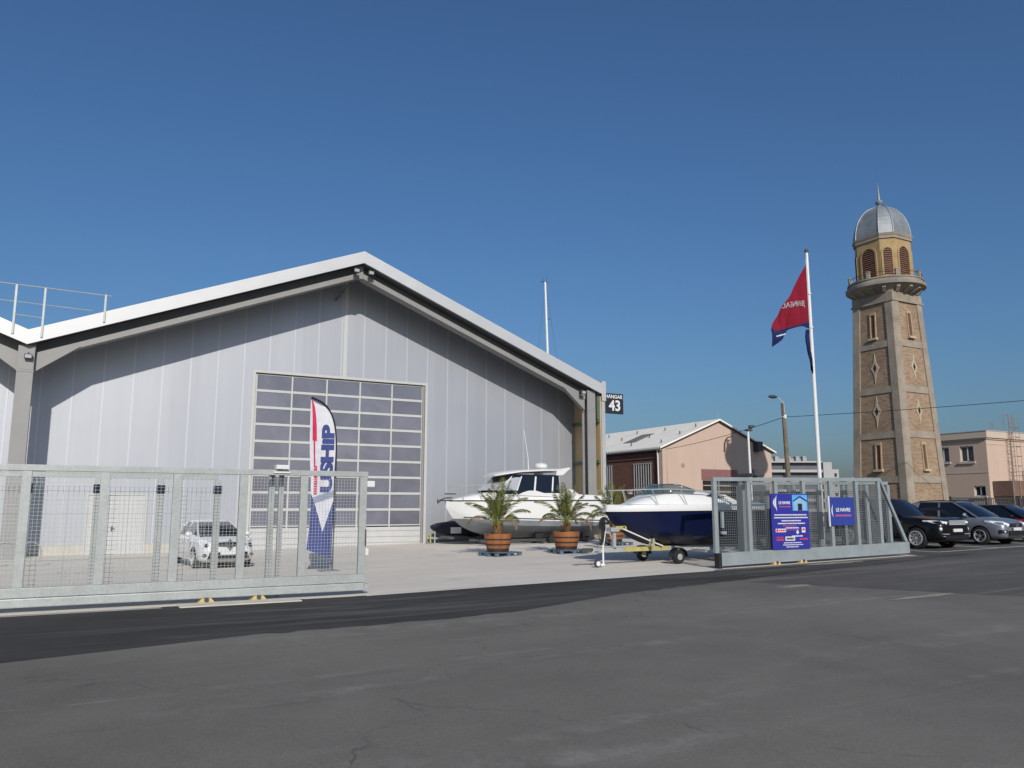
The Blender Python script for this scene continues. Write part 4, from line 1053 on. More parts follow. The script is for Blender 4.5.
for sgn in (-1, 1): b.tube([(sgn*.28, -.3, 0), (sgn*.06, -.2, .8)], .022, 6); b.tube([(sgn*.28, .35, 0), (sgn*.28, -.3, .02)], .022, 6)
b.box(-.1, .1, -.24, -.17, .6, .95); b.build('stand', [M['galv']], ob)

# ------------------------------------------------------------------ palms in half barrels on pallets
def palm(name, label, loc, seed, nf=26, size=1.0, rz=0):
    p = thing(name, label, 'potted palm', loc, rz, 'potted palms in front of the cruiser')
    H = .66
    b = MB(); b.lathe([(.36, 0), (.42, .16), (.485, .45), (.50, .64), (.46, .64), (.45, .56), (.02, .55)], 28); pl = b.build('planter', [M['barrel']], p, smooth=R(30))
    b = MB()
    for z, r, h in ((.03, .385, .10), (.24, .443, .045), (.42, .482, .045)): b.lathe([(r - .02, z), (r + .012, z), (r + .022, z + h), (r - .02, z + h)], 28)
    b.build('hoop', [M['hoop']], pl)
    b = MB(); b.lathe([(.44, .565), (.02, .60)], 16); b.build('soil', [M['soil']], pl)
    rnd = random.Random(seed)
    b = MB(); rings = [(.10, .58), (.13, .66), (.12, .80), (.10, .92), (.05, 1.0)]
    b.lathe(rings, 12)
    for k in range(26):
        a = rnd.uniform(0, 2*PI); z = rnd.uniform(.62, .92); b.tube([(.1*math.cos(a), .1*math.sin(a), z), (.19*math.cos(a), .19*math.sin(a), z + .14)], [.03, .012], 5)
    b.build('trunk', [M['palm_trunk']], p)
    core = MB(); leaf = MB(); dead = MB(); live = leaf
    for k in range(nf):
        az = 2*PI*k*.381966 + rnd.uniform(-.2, .2)
        q = (k + .5) / nf
        el = lerp(R(88), R(34), q ** 1.4) + rnd.uniform(-.07, .07)
        L = size * lerp(1.6, 1.42, q) * rnd.uniform(.82, 1.12)
        droop = lerp(.25, 2.5, q ** 1.5) * rnd.uniform(.75, 1.25)
        pts = []; pos = Vector((.05*math.cos(az), .05*math.sin(az), .92)); n = 14
        for i in range(n + 1):
            t = i / n; e_ = el - droop * t ** 1.7
            d = Vector((math.cos(az)*math.cos(e_), math.sin(az)*math.cos(e_), math.sin(e_)))
            pts.append(pos.copy()); pos = pos + d * (L / n)
        core.tube(pts, [lerp(.016, .003, i/n) for i in range(n + 1)], 5)
        leaf = dead if k >= nf - 3 else live
        side = Vector((-math.sin(az), math.cos(az), 0))
        m = 30
        for i in range(m):
            t = .20 + .80 * (i + rnd.uniform(0, .6)) / m
            if t > .995: continue
            f = t * n; j = min(int(f), n - 1); P_ = pts[j].lerp(pts[j+1], f - j); T = (pts[j+1] - pts[j]).normalized()
            nrm = T.cross(side).normalized()
            ll = size * .30 * math.sin(PI * min(1, t*.9 + .12)) ** .6 * rnd.uniform(.8, 1.15) + .05
            for sg in (-1, 1):
                d = (T * 1.15 + side * sg * .62 + nrm * rnd.uniform(-.35, .15) - Vector((0, 0, .22 + .25*t))).normalized()
                wv = T.cross(d).normalized().cross(d).normalized() * .012
                wv = (T * .0155)
                mid = P_ + d * ll * .55 - Vector((0, 0, .01)); end = P_ + d * ll - Vector((0, 0, ll * .16))
                leaf.add([P_ - wv*.5, mid - wv, end, mid + wv, P_ + wv*.5], [(0, 1, 2, 3, 4)])
    core.build('frond_stalk', [M['palm_core']], p)
    live.build('foliage', [M['palm']], p, recalc=False); dead.build('dead_foliage', [M['palm_dead']], p, recalc=False)
    return p
def pallet(name, label, loc, rz):
    t = thing(name, label, 'pallet', loc, rz, 'pallets under the palms')
    b = MB()
    for i in range(6): y = lerp(-.46, .46, i/5); b.box(-.6, .6, y - .055, y + .055, .122, .144)
    b.build('deck', [M['pallet']], t)
    for y in (-.44, 0, .44):
        b = MB()
        b.box(-.6, .6, y - .05, y + .05, 0, .02); b.box(-.6, .6, y - .05, y + .05, .10, .12)
        for x in (-.53, 0, .53): b.box(x - .07, x + .07, y - .05, y + .05, .021, .099)
        b.build('runner', [M['pallet']], t)
    return t
for i, (x, y, pz, lab, plab, sd_) in enumerate((
    (6.42, -10.55, .2, 'bushy potted palm in front of the white cruiser bow, left of the other palms', 'blue pallet under the palm nearest the cruiser bow', 11),
    (9.05, -11.0, -.1, 'upright potted palm in front of the white cruiser stern', 'blue pallet under the palm by the cruiser stern', 23),
    (13.35, -8.0, .1, 'potted palm half hidden behind the navy boat bow', 'blue pallet under the palm behind the navy boat bow', 37))):
    z = gz(x) + .008
    pallet('pallet', plab, (x + .1, y, z), pz)
    palm('potted_palm', lab, (x, y, z + .146), sd_, rz=i*1.3, nf=(25, 21, 22)[i], size=(1.0, .92, .98)[i])

# ------------------------------------------------------------------ cycle hoops
for i, (s, lab) in enumerate(((-9.35, 'grey cycle hoop nearest the left picture edge, behind the left gate'), (-8.85, 'grey cycle hoop behind the left gate, left of the hangar column foot'), (-8.15, 'low grey cycle hoop behind the left gate, right of the hangar column foot'))):
    b = MB(); pts = [(0, -.35, -.05)] + [(0, -.35 + .02, .5)] + [(0, -.30 + .30*(1 - math.cos(PI*k/8))*1.0, .55 + .22*math.sin(PI*k/8)) for k in range(9)] + [(0, .33, .5), (0, .35, -.05)]
    pts = [(p[1], 0, p[2]) for p in pts]
    o = b.tube(pts, .028, 8).build('cycle_hoop', [M['galv']], None, (s, -6.5, gz(s)), (0, 0, .5), smooth=True)
    tag(o, lab, 'cycle hoop', 'cycle hoops behind the left gate')

# ------------------------------------------------------------------ flagpole and flags
fp = thing('flagpole', 'tall white flagpole behind the right gate flying the red flag', 'flagpole', (16.21, -16.6, gz(16.2)))
b = MB(); b.tube([(0, 0, 0), (0, 0, 5), (0, 0, 10.95)], [.075, .07, .052], 14); b.build('pole', [M['white']], fp, smooth=True)
b = MB(); b.lathe([(.02, 0), (.07, .02), (.07, .12), (.02, .16)], 12, (0, 0, 10.95)); b.box(-.12, .0, -.02, .02, 11.0, 11.03); b.build('finial', [M['dark_grey']], fp)
b = MB()
for z in (9.35, 8.08): b.lathe([(.085, 0), (.085, .05), (.06, .05)], 12, (0, 0, z))
b.tube([(-.09, 0, 6.9), (-.13, -.03, 7.15), (-.06, -.05, 7.3)], .02, 6); b.tube([(-.085, -.02, 10.7), (-.10, -.03, 7.2)], .007, 4)
b.build('halyard_fitting', [M['rope']], fp)
# limp flag: hoist on the pole, the fly hanging down to the left
fl = thing('flag', 'limp red and navy flag with pale lettering hanging from the tall white flagpole', 'flag', (16.11, -16.62, gz(16.2)))
def flag_pt(u, v):
    """u 0 hoist..1 fly, v 0 top..1 bottom"""
    top = Vector((lerp(0, -2.08, u ** .97), 0, lerp(10.48, 7.76, u ** .95)))
    bot = Vector((lerp(-.0, -1.84, u ** .9), 0, lerp(8.05, 7.20, u ** 1.6) + .14*math.sin(PI*u)))
    p = top.lerp(bot, v)
    fold = .13*math.sin(u*11 + v*2.2) * min(1, u*4) * (.35 + .65*v) + .05*math.sin(u*23 - v*3)*u
    return p + Vector((0, fold, 0))
b = MB(); NUf, NVf = 80, 70
for j in range(NVf + 1):
    for i in range(NUf + 1): b.v.append(tuple(flag_pt(i/NUf, j/NVf)))
for j in range(NVf):
    for i in range(NUf):
        a = j*(NUf+1) + i; b.f.append((a, a+1, a+NUf+2, a+NUf+1))
        u, v = (i+.5)/NUf, (j+.5)/NVf
        z = flag_pt(u, v).z; x = flag_pt(u, v).x
        mi = 0
        bandtop = 8.30 + .30*x
        if z < bandtop: mi = 1
        if z < bandtop - .40 and -1.7 < x < -.6: mi = 0
        if abs(z - (bandtop - .20)) < .022 and x < -.55: mi = 2
        if u > .93: mi = 1
        b.m.append(mi)
b.build('cloth', [M['flag_red'], M['flag_navy'], M['cl_white']], fl, smooth=R(80), recalc=False)
# lettering follows the folded cloth
def flag_text(body, size):
    me = text_mesh(body, size, .006, .001, 'CENTER')
    me.transform(Matrix.Diagonal((-1, 1, 1, 1))); me.flip_normals()
    for vtx in me.vertices:
        u = .36 - vtx.co.x / 2.3; u = min(max(u, .02), .95)
        z = 9.02 + .42*(-1.92*u) * .55 + vtx.co.y
        # find v for this height
        zt_, zb_ = flag_pt(u, 0).z, flag_pt(u, 1).z
        v = min(max((zt_ - z) / (zt_ - zb_), .02), .98)
        p = flag_pt(u, v); vtx.co = (p.x, p.y - .012 - vtx.co.z*0, p.z)
    me.materials.clear(); me.materials.append(M['cl_white'])
    o = bpy.data.objects.new('lettering', me); COL.objects.link(o); o.parent = fl
flag_text('JEANNEAU', .27)
f2 = thing('flag', 'narrow blue flag hanging limp low on the white flagpole beneath the red flag', 'flag', (16.11, -16.62, gz(16.2)))
b = MB()
for j in range(13):
    for i in range(7):
        u, v = i/6, j/12
        b.v.append((lerp(0, -.24*math.sin(PI*min(1, .25 + v*.9)), u), .06*math.sin(u*9 + v*4), lerp(8.0, 6.35 + .25*(1-u), v)))
for j in range(12):
    for i in range(6): a = j*7 + i; b.f.append((a, a+1, a+8, a+7)); b.m.append(0)
b.build('cloth', [M['flag_navy']], f2, smooth=R(80), recalc=False)
# ------------------------------------------------------------------ cars (nose at y = 0 pointing to -y, tail at +y)
def make_car(name, label, loc, P, rz=0.0, group=None):
    car = thing(name, label, 'car', loc, rz, group)
    L, W, H = P['L'], P['W'], P['H']; hw = W/2; wr = P['wr']; fa, ra = P['fa'], P['ra']
    mats_ = [P['paint'], M['rubber']]
    st = P['st']   # list of (y, zb, zsh, ztop, wmid, wtop)
    rings = []
    for y, zb, zs, zt_, w, wt in st:
        half = [(w*.55, zb), (w*.88, zb + .01), (w*.975, zb + .10), (w, lerp(zb, zs, .5)), (w*.985, zs), (lerp(w, wt, .6), lerp(zs, zt_, .7)), (wt*.85, zt_), (wt*.4, zt_ + .02)]
        rings.append([(x, y, z) for x, z in half] + [(-x, y, z) for x, z in half[::-1]])
    b = MB(); b.loft(rings)
    tmp = bpy.data.objects.new('tmp', b.mesh('tmp', mats_)); COL.objects.link(tmp)
    s = tmp.modifiers.new('s', 'SUBSURF'); s.levels = 2; s.render_levels = 2
    cut = MB()
    for y in (fa, ra):
        for sg in (-1, 1): cut.lathe_x([(wr + .055, -.28), (wr + .055, .4)] if sg > 0 else [(wr + .055, -.4), (wr + .055, .28)], 32, (sg*(hw - .02), y, wr), 1)
    co = bpy.data.objects.new('cut', cut.mesh('cut', mats_)); COL.objects.link(co)
    bo = tmp.modifiers.new('b', 'BOOLEAN'); bo.object = co; bo.operation = 'DIFFERENCE'; bo.solver = 'EXACT'
    me = baked(tmp); me.name = 'body'
    bpy.data.objects.remove(tmp); bpy.data.objects.remove(co)
    me.polygons.foreach_set('use_smooth', [True]*len(me.polygons))
    try: me.set_sharp_from_angle(angle=R(38))
    except Exception: pass
    body = bpy.data.objects.new('body', me); COL.objects.link(body); body.parent = car
    # greenhouse
    (yb0, yt0, yt1, yb1), zb, zr, wb, wt = P['gh']
    def ring(y0, y1, w, z, bow):
        pts = []
        for i in range(7): t = i/6; pts.append((lerp(-w*.86, w*.86, t), y0 - bow*math.sin(PI*t), z))
        for i in range(5): t = (i + .5)/5; pts.append((w*(.97 if i in (0,) else 1), lerp(y0 + .12, y1 - .1, t), z))
        for i in range(7): t = i/6; pts.append((lerp(w*.86, -w*.86, t), y1 + bow*.6*math.sin(PI*t), z))
        for i in range(5): t = (i + .5)/5; pts.append((-w*(.97 if i == 4 else 1), lerp(y1 - .1, y0 + .12, t), z))
        return pts
    zm = lerp(zb, zr, .5)
    b = MB(); b.loft([ring(yb0, yb1, wb, zb - .05, .16), ring(lerp(yb0, yt0, .53), lerp(yb1, yt1, .47), lerp(wb, wt, .42), zm, .13), ring(yt0, yt1, wt, zr - .03, .10)])
    gh = b.build('glasshouse', [M['glass_dark']], car, smooth=R(30))
    b = MB(); b.loft([ring(yt0 - .03, yt1 + .04, wt + .012, zr - .065, .10), ring(yt0 + .02, yt1, wt*.985, zr - .02, .10), ring(yt0 + .14, yt1 - .12, wt*.86, zr + .015, .09), ring(yt0 + .4, yt1 - .4, wt*.5, zr + .03, .05)])
    b.build('roof', [P.get('roof', P['paint'])], car, smooth=R(60))
    b = MB()
    for sg in (-1, 1):
        def side(y, t): return (sg*(lerp(wb, wt, t) + .006), y, lerp(zb - .04, zr - .04, t))
        b.tube([(sg*wb*.93, yb0 + .02, zb - .03), (sg*(lerp(wb, wt, .5)*.955), lerp(yb0, yt0, .52) + .05, zm), (sg*wt*.93, yt0 + .08, zr - .04)], .035, 8)
        yc0, yc1 = P['cp']
        b.prism([(yc0, zb - .06), (yb1 + .02, zb - .06), (yt1 + .02, zr - .04), (yt1 - .30, zr - .04)], lambda u, v, w: (sg*(lerp(wb, wt, (v - zb)/(zr - zb)) + w), u, v), -.06, .012)
        yb_ = P['bp']; b.prism([(yb_, zb - .05), (yb_ + .09, zb - .05), (yb_ + .12, zr - .05), (yb_ + .04, zr - .05)], lambda u, v, w: (sg*(lerp(wb, wt, (v - zb)/(zr - zb)) + w), u, v), -.04, .008)
    b.build('pillar', [P.get('pil', P['paint'])], car, smooth=R(40))
    # wheels
    for y in (fa, ra):
        for sg in (-1, 1):
            xo = sg*(hw - .015); b = MB()
            b.torus_x([(wr*.68, -.11), (wr*.93, -.115), (wr, -.07), (wr, .07), (wr*.93, .115), (wr*.68, .11)], 32, (xo - sg*.11, y, wr))
            w_ = b.build('wheel', [M['rubber']], car, smooth=True)
            b = MB(); c = (xo - sg*.02, y, wr)
            b.torus_x([(wr*.60, -.06), (wr*.69, -.06), (wr*.69, .014), (wr*.60, .014)], 32, c)
            ns = P.get('spokes', 5)
            for k in range(ns):
                a = 2*PI*k/ns + .3
                for da in ((-.10, .10) if ns > 5 else (-.13, .13)):
                    p = Vector((0, math.cos(a), math.sin(a))); q = Vector((0, math.cos(a + da), math.sin(a + da))); t_ = Vector((0, -math.sin(a), math.cos(a)))
                    wdt = wr*.035 if ns > 5 else wr*.07
                    vs = []
                    for xx in (-.015, .012):
                        for rr, dd in ((.12, p), (.62, q)):
                            for s2 in (-1, 1):
                                vv = dd*wr*rr + t_*wdt*s2; vs.append((c[0] + xx, c[1] + vv.y, c[2] + vv.z))
                    b.hexa([vs[0], vs[1], vs[3], vs[2], vs[4], vs[5], vs[7], vs[6]])
            b.lathe_x([(.01, -.02), (wr*.16, -.02), (wr*.15, .02), (.01, .022)], 14, c)
            b.build('rim', [M['alloy']], w_)
            b = MB(); b.lathe_x([(.01, -.006), (wr*.62, -.006), (wr*.62, .006), (.01, .006)], 24, (xo - sg*.07, y, wr)); b.build('brake_disc', [M['black']], w_)
    # mirrors
    for sg in (-1, 1):
        b = MB(); b.ball((sg*(wb + .16), yb0 + .38, zb + .06), .12, .075, .085, 12, 8); b.tube([(sg*(wb - .02), yb0 + .36, zb), (sg*(wb + .12), yb0 + .38, zb + .02)], .03, 6)
        m_ = b.build('door_mirror', [P.get('mirror', P['paint'])], car, smooth=True)
    # side seams and handles follow the waist
    wm = max(q[4] for q in st)
    b = MB()
    for sg in (-1, 1):
        for y in P['seams']: b.box(sg*(wm - .014) - .008, sg*(wm - .014) + .008, y - .006, y + .006, .42, zb - .16)
    b.build('door_seam', [M['black']], car)
    for sg in (-1, 1):
        for y in P['handles']:
            b = MB(); b.box(sg*wm - .02, sg*wm + .015, y - .09, y + .09, zb - .17, zb - .14); b.build('door_handle', [P.get('mirror', P['paint'])], car, bevel=.01)
    b = MB()
    for sg in (-1, 1): b.box(sg*(hw - .05) - .03, sg*(hw - .05) + .02, fa + wr + .12, ra - wr - .12, .24, .34)
    b.build('sill_trim', [P.get('sill', M['black'])], car, bevel=.01)
    P['front'](car)
    return car
def patch(b, pts, d, mi=0):
    """thin pad: pts outline on the car front (x, y, z), thickened along -y"""
    n = len(pts)
    b.add([(x, y, z) for x, y, z in pts] + [(x, y + d, z) for x, y, z in pts], [tuple(range(n)), tuple(range(n, 2*n))[::-1]] + [(i, (i+1) % n, n + (i+1) % n, n + i) for i in range(n)], mi)
def lamps(car, pts, mat, name='headlight'):
    for sg in (-1, 1):
        b = MB(); patch(b, [(sg*x, y, z) for x, y, z in pts], .22); o = b.build(name, [mat], car, bevel=.012)

# white hatchback in the yard
def front_hatch(car):
    lamps(car, [(.46, -.04, .72), (.56, -.01, .60), (.76, .12, .63), (.84, .42, .80), (.79, .44, .90), (.60, .08, .84)], M['lamp'])
    for sg in (-1, 1):
        b = MB(); b.ball((sg*.66, .045, .71), .06, .05, .055, 10, 6); b.build('lens', [M['glass_dark']], car, smooth=True)
    b = MB(); patch(b, [(-.52, -.05, .72), (-.18, -.065, .69), (.18, -.065, .69), (.52, -.05, .72), (.48, -.045, .77), (.15, -.05, .80), (-.15, -.05, .80), (-.48, -.045, .77)], .12); b.build('upper_grille', [M['black']], car)
    b = MB(); patch(b, [(-.62, -.045, .30), (.62, -.045, .30), (.56, -.06, .50), (-.56, -.06, .50)], .12); g_ = b.build('lower_grille', [M['black']], car)
    b = MB()
    for z in (.35, .40, .45): b.box(-.57, .57, -.056, -.04, z - .006, z + .006)
    b.build('grille_bar', [M['dark_grey']], g_)
    b = MB(); y = -.085
    out = [(0, .91), (.125, .74), (0, .57), (-.125, .74)]; inn = [(0, .83), (.068, .74), (0, .65), (-.068, .74)]
    for i in range(4):
        j = (i + 1) % 4; b.prism([out[i], out[j], inn[j], inn[i]], lambda u, v, w: (u, w, v), y - .02, y + .01)
    b.build('diamond_emblem', [M['chrome']], car)
    b = MB(); b.box(-.26, .26, -.085, -.05, .43, .54); b.build('number_plate', [M['plate']], car)
    for sg in (-1, 1):
        b = MB(); b.ball((sg*.70, .03, .42), .065, .06, .05, 10, 6); b.build('fog_light', [M['dark_grey']], car, smooth=True)
    b = MB(); b.tube([(-.5, .72, 1.0), (.05, .66, 1.01)], .010, 5); b.tube([(.1, .70, 1.0), (.6, .70, 1.01)], .010, 5); b.build('wiper', [M['black']], car)
    b = MB(); b.tube([(0, 1.75, 1.44), (0, 1.95, 1.66)], .008, 5); b.build('aerial', [M['black']], car)
hatch_st = [(-.02, .34, .50, .60, .50, .42), (.02, .24, .55, .74, .70, .60), (.22, .19, .62, .82, .82, .70), (.55, .18, .70, .90, .86, .74), (.95, .18, .74, .97, .865, .77), (1.5, .18, .78, .99, .868, .78), (2.4, .18, .80, 1.0, .868, .78), (3.2, .19, .82, 1.02, .865, .77), (3.75, .24, .82, 1.02, .84, .72), (4.0, .34, .76, .98, .74, .62), (4.05, .45, .66, .84, .60, .5)]
make_car('hatchback_car', 'white hatchback with a diamond badge parked in the yard behind the left gate', (-2.82, -10.4, gz(-2.9) + .008), dict(
    L=4.06, W=1.73, H=1.45, wr=.305, fa=.80, ra=3.39, paint=M['car_white'], st=hatch_st, gh=((.82, 1.80, 3.10, 3.80), .96, 1.42, .75, .53),
    sill=M['car_white'], cp=(3.25, 0), bp=2.22, seams=(1.22, 2.27, 3.1), handles=(2.05, 2.95), front=front_hatch, spokes=7), rz=.10)
# black SUV
def front_suv(car):
    lamps(car, [(.50, -.045, .98), (.55, -.03, .88), (.84, .12, .90), (.95, .42, .98), (.93, .44, 1.03), (.78, .08, 1.02)], M['lamp'])
    for sg in (-1, 1):
        b = MB(); b.ball((sg*.70, .02, .95), .07, .06, .055, 10, 6); b.build('lens', [M['white']], car, smooth=True)
    b = MB(); patch(b, [(-.48, -.07, .86), (.48, -.07, .86), (.50, -.05, 1.03), (-.50, -.05, 1.03)], .14); g_ = b.build('grille', [M['dark_grey']], car)
    b = MB()
    for k in range(4): z = .885 + k*.042; b.box(-.47, .47, -.095, -.068, z - .013, z + .013)
    b.build('grille_bar', [M['silver']], g_)
    b = MB(); b.box(-.26, .26, -.10, -.06, .62, .73); b.build('number_plate', [M['plate']], car)
    b = MB(); patch(b, [(-.70, -.055, .36), (.70, -.055, .36), (.66, -.075, .50), (-.66, -.075, .50)], .14); b.build('lower_grille', [M['black']], car)
    for sg in (-1, 1):
        b = MB(); b.box(sg*.62 - .17, sg*.62 + .17, -.055, .03, .53, .56); b.box(sg*.62 - .15, sg*.62 + .15, -.05, .03, .45, .475); b.build('bumper_trim', [M['alloy']], car)
        b = MB(); b.ball((sg*.78, .06, .72), .075, .06, .075, 10, 6); b.build('fog_light', [M['lamp']], car, smooth=True)
    b = MB(); b.box(-.96, -.93, 1.45, 1.62, .70, 1.0); b.box(.93, .96, 1.45, 1.62, .70, 1.0); b.build('side_vent', [M['dark_grey']], car)
suv_st = [(-.03, .42, .66, .84, .66, .58), (.0, .32, .72, .98, .82, .72), (.15, .27, .80, 1.06, .93, .80), (.5, .26, .86, 1.11, .975, .86), (1.2, .26, .92, 1.16, .985, .88), (1.9, .27, .95, 1.19, .985, .88), (3.2, .27, .96, 1.20, .985, .88), (4.3, .28, .96, 1.20, .98, .87), (4.8, .34, .94, 1.18, .95, .82), (4.97, .45, .86, 1.08, .86, .74), (5.0, .55, .80, .98, .76, .66)]
make_car('suv_car', 'black SUV with a silver slatted grille, parked nearest the right gate', (21.05, -18.42, gz(21)), dict(
    L=5.0, W=1.97, H=1.83, wr=.385, fa=.92, ra=3.84, paint=M['car_black'], mirror=M['alloy'], st=suv_st, gh=((1.55, 2.35, 4.45, 4.85), 1.18, 1.81, .86, .70),
    cp=(4.1, 0), bp=2.95, seams=(1.75, 3.0, 3.95), handles=(2.75, 3.75), front=front_suv, spokes=10), group='cars parked by the lighthouse')
# grey crossover
def front_cross(car):
    lamps(car, [(.40, -.05, .80), (.50, -.04, .70), (.78, .10, .74), (.88, .42, .86), (.86, .46, .93), (.66, .10, .90)], M['lamp'])
    for sg in (-1, 1):
        b = MB(); b.ball((sg*.64, .03, .80), .085, .06, .07, 10, 6); b.build('lens', [M['white']], car, smooth=True)
    b = MB(); patch(b, [(-.40, -.07, .70), (.40, -.07, .70), (.42, -.06, .83), (-.42, -.06, .83)], .14); b.build('upper_grille', [M['black']], car)
    b = MB(); b.lathe_y([(.075, -.02), (.095, -.02), (.095, .02), (.075, .02)], 22, (0, -.085, .77)); b.prism_y([(-.06, .80), (-.03, .80), (0, .74), (.03, .80), (.06, .80), (.02, .70), (-.02, .70)], -.10, -.085); b.build('round_emblem', [M['chrome']], car)
    b = MB(); patch(b, [(-.52, -.07, .36), (.52, -.07, .36), (.50, -.085, .54), (-.50, -.085, .54)], .14); g_ = b.build('lower_grille', [M['black']], car)
    b = MB(); b.box(-.55, .55, -.085, -.06, .335, .358); b.build('bumper_trim', [M['chrome']], car)
    b = MB(); b.box(-.26, .26, -.105, -.07, .56, .67); b.build('number_plate', [M['plate']], car)
    for sg in (-1, 1):
        b = MB(); patch(b, [(sg*.58, -.05, .46), (sg*.84, .06, .46), (sg*.82, .04, .58), (sg*.60, -.055, .56)], .12); b.build('fog_surround', [M['black']], car)
        b = MB(); b.ball((sg*.70, -.01, .51), .05, .04, .04, 10, 6); b.build('fog_light', [M['lamp']], car, smooth=True)
        b = MB(); b.tube([(sg*.60, 1.9, 1.68), (sg*.60, 2.6, 1.72), (sg*.60, 3.5, 1.68)], .02, 6); b.build('roof_rail', [M['black']], car)
cross_st = [(-.03, .36, .56, .70, .56, .48), (.0, .27, .62, .84, .74, .64), (.18, .23, .70, .94, .85, .74), (.5, .22, .76, 1.01, .895, .78), (1.0, .22, .80, 1.07, .902, .80), (1.7, .22, .84, 1.09, .904, .80), (2.8, .22, .86, 1.10, .904, .80), (3.6, .23, .88, 1.12, .90, .79), (4.15, .28, .88, 1.10, .87, .74), (4.38, .40, .80, 1.0, .78, .66), (4.43, .5, .72, .88, .66, .56)]
make_car('crossover_car', 'silver grey crossover with a round badge, between the black SUV and the dark red car', (24.85, -18.40, gz(24.8)), dict(
    L=4.43, W=1.81, H=1.69, wr=.345, fa=.86, ra=3.46, paint=M['car_grey'], st=cross_st, gh=((1.0, 1.95, 3.75, 4.25), 1.08, 1.66, .78, .62),
    cp=(3.6, 0), bp=2.52, seams=(1.5, 2.57, 3.45), handles=(2.35, 3.25), front=front_cross, spokes=5), group='cars parked by the lighthouse')
# dark red estate
def front_red(car):
    lamps(car, [(.44, -.03, .72), (.52, -.02, .63), (.76, .12, .66), (.84, .42, .78), (.82, .44, .84), (.64, .10, .80)], M['lamp'])
    b = MB(); patch(b, [(-.38, -.06, .62), (.38, -.06, .62), (.40, -.05, .74), (-.40, -.05, .74)], .14); b.build('grille', [M['black']], car)
    b = MB(); patch(b, [(-.55, -.05, .30), (.55, -.05, .30), (.5, -.065, .46), (-.5, -.065, .46)], .14); b.build('lower_grille', [M['black']], car)
    b = MB(); b.box(-.26, .26, -.09, -.05, .48, .59); b.build('number_plate', [M['plate']], car)
red_st = [(-.02, .32, .48, .60, .54, .46), (.02, .22, .54, .74, .74, .64), (.22, .18, .62, .85, .84, .72), (.55, .17, .68, .92, .88, .76), (1.0, .17, .72, .97, .888, .78), (1.7, .17, .76, .99, .89, .78), (2.8, .17, .78, 1.0, .89, .78), (3.6, .18, .80, 1.02, .885, .77), (4.2, .24, .80, 1.0, .86, .72), (4.45, .36, .74, .92, .76, .64), (4.5, .46, .66, .8, .64, .54)]
make_car('estate_car', 'dark red car cut off by the right picture edge', (28.35, -18.3, gz(28)), dict(
    L=4.5, W=1.78, H=1.52, wr=.32, fa=.88, ra=3.55, paint=M['car_red'], st=red_st, mirror=M['car_black'], roof=M['car_black'], pil=M['car_black'], gh=((1.05, 1.95, 3.7, 4.3), .98, 1.5, .76, .60),
    cp=(3.6, 0), bp=2.5, seams=(1.5, 2.55, 3.4), handles=(2.3, 3.2), front=front_red, spokes=5), group='cars parked by the lighthouse')

# ------------------------------------------------------------------ lighthouse
TX, TY = 30.70, -9.47
lt = thing('lighthouse', 'tapering brick and stone lighthouse with a gallery and a grey zinc dome', 'lighthouse', (TX, TY, 0))
def hh(z): return 1.555 - .0384*(z - 2.5)
ZT = 12.35
FACES = [((1, 0), (0, -1)), ((0, 1), (1, 0)), ((-1, 0), (0, 1)), ((0, -1), (-1, 0))]   # (u axis, outward normal)
def fpt(fi, u, z, o):
    (ux, uy), (nx, ny) = FACES[fi]; h = hh(z) + o
    return (ux*u + nx*h, uy*u + ny*h, z)
def face_block(b, fi, poly, o0, o1, mi=0):
    """poly of (fraction of half width or metres, z); metres"""
    n = len(poly)
    b.add([fpt(fi, u, z, o0) for u, z in poly] + [fpt(fi, u, z, o1) for u, z in poly], [tuple(range(n))[::-1], tuple(range(n, 2*n))] + [(i, (i+1) % n, n + (i+1) % n, n + i) for i in range(n)], mi)
b = MB()
z0, z1 = -.1, ZT
b.hexa([(-hh(z0), -hh(z0), z0), (hh(z0), -hh(z0), z0), (hh(z0), hh(z0), z0), (-hh(z0), hh(z0), z0), (-hh(z1), -hh(z1), z1), (hh(z1), -hh(z1), z1), (hh(z1), hh(z1), z1), (-hh(z1), hh(z1), z1)])
b.build('brick_shaft', [M['brick']], lt)
PW_ = .42
for sx in (-1, 1):
    for sy in (-1, 1):
        b = MB()
        e1, pw = .06, PW_
        q = []
        for z in (z0, z1):
            h = hh(z); o = h + e1; i_ = h - pw
            q.append([(sx*i_, sy*o, z), (sx*(o - .07), sy*o, z), (sx*o, sy*(o - .07), z), (sx*o, sy*i_, z), (sx*i_, sy*i_, z)])
        b.loft(q); b.build('corner_pier', [M['stone']], lt)
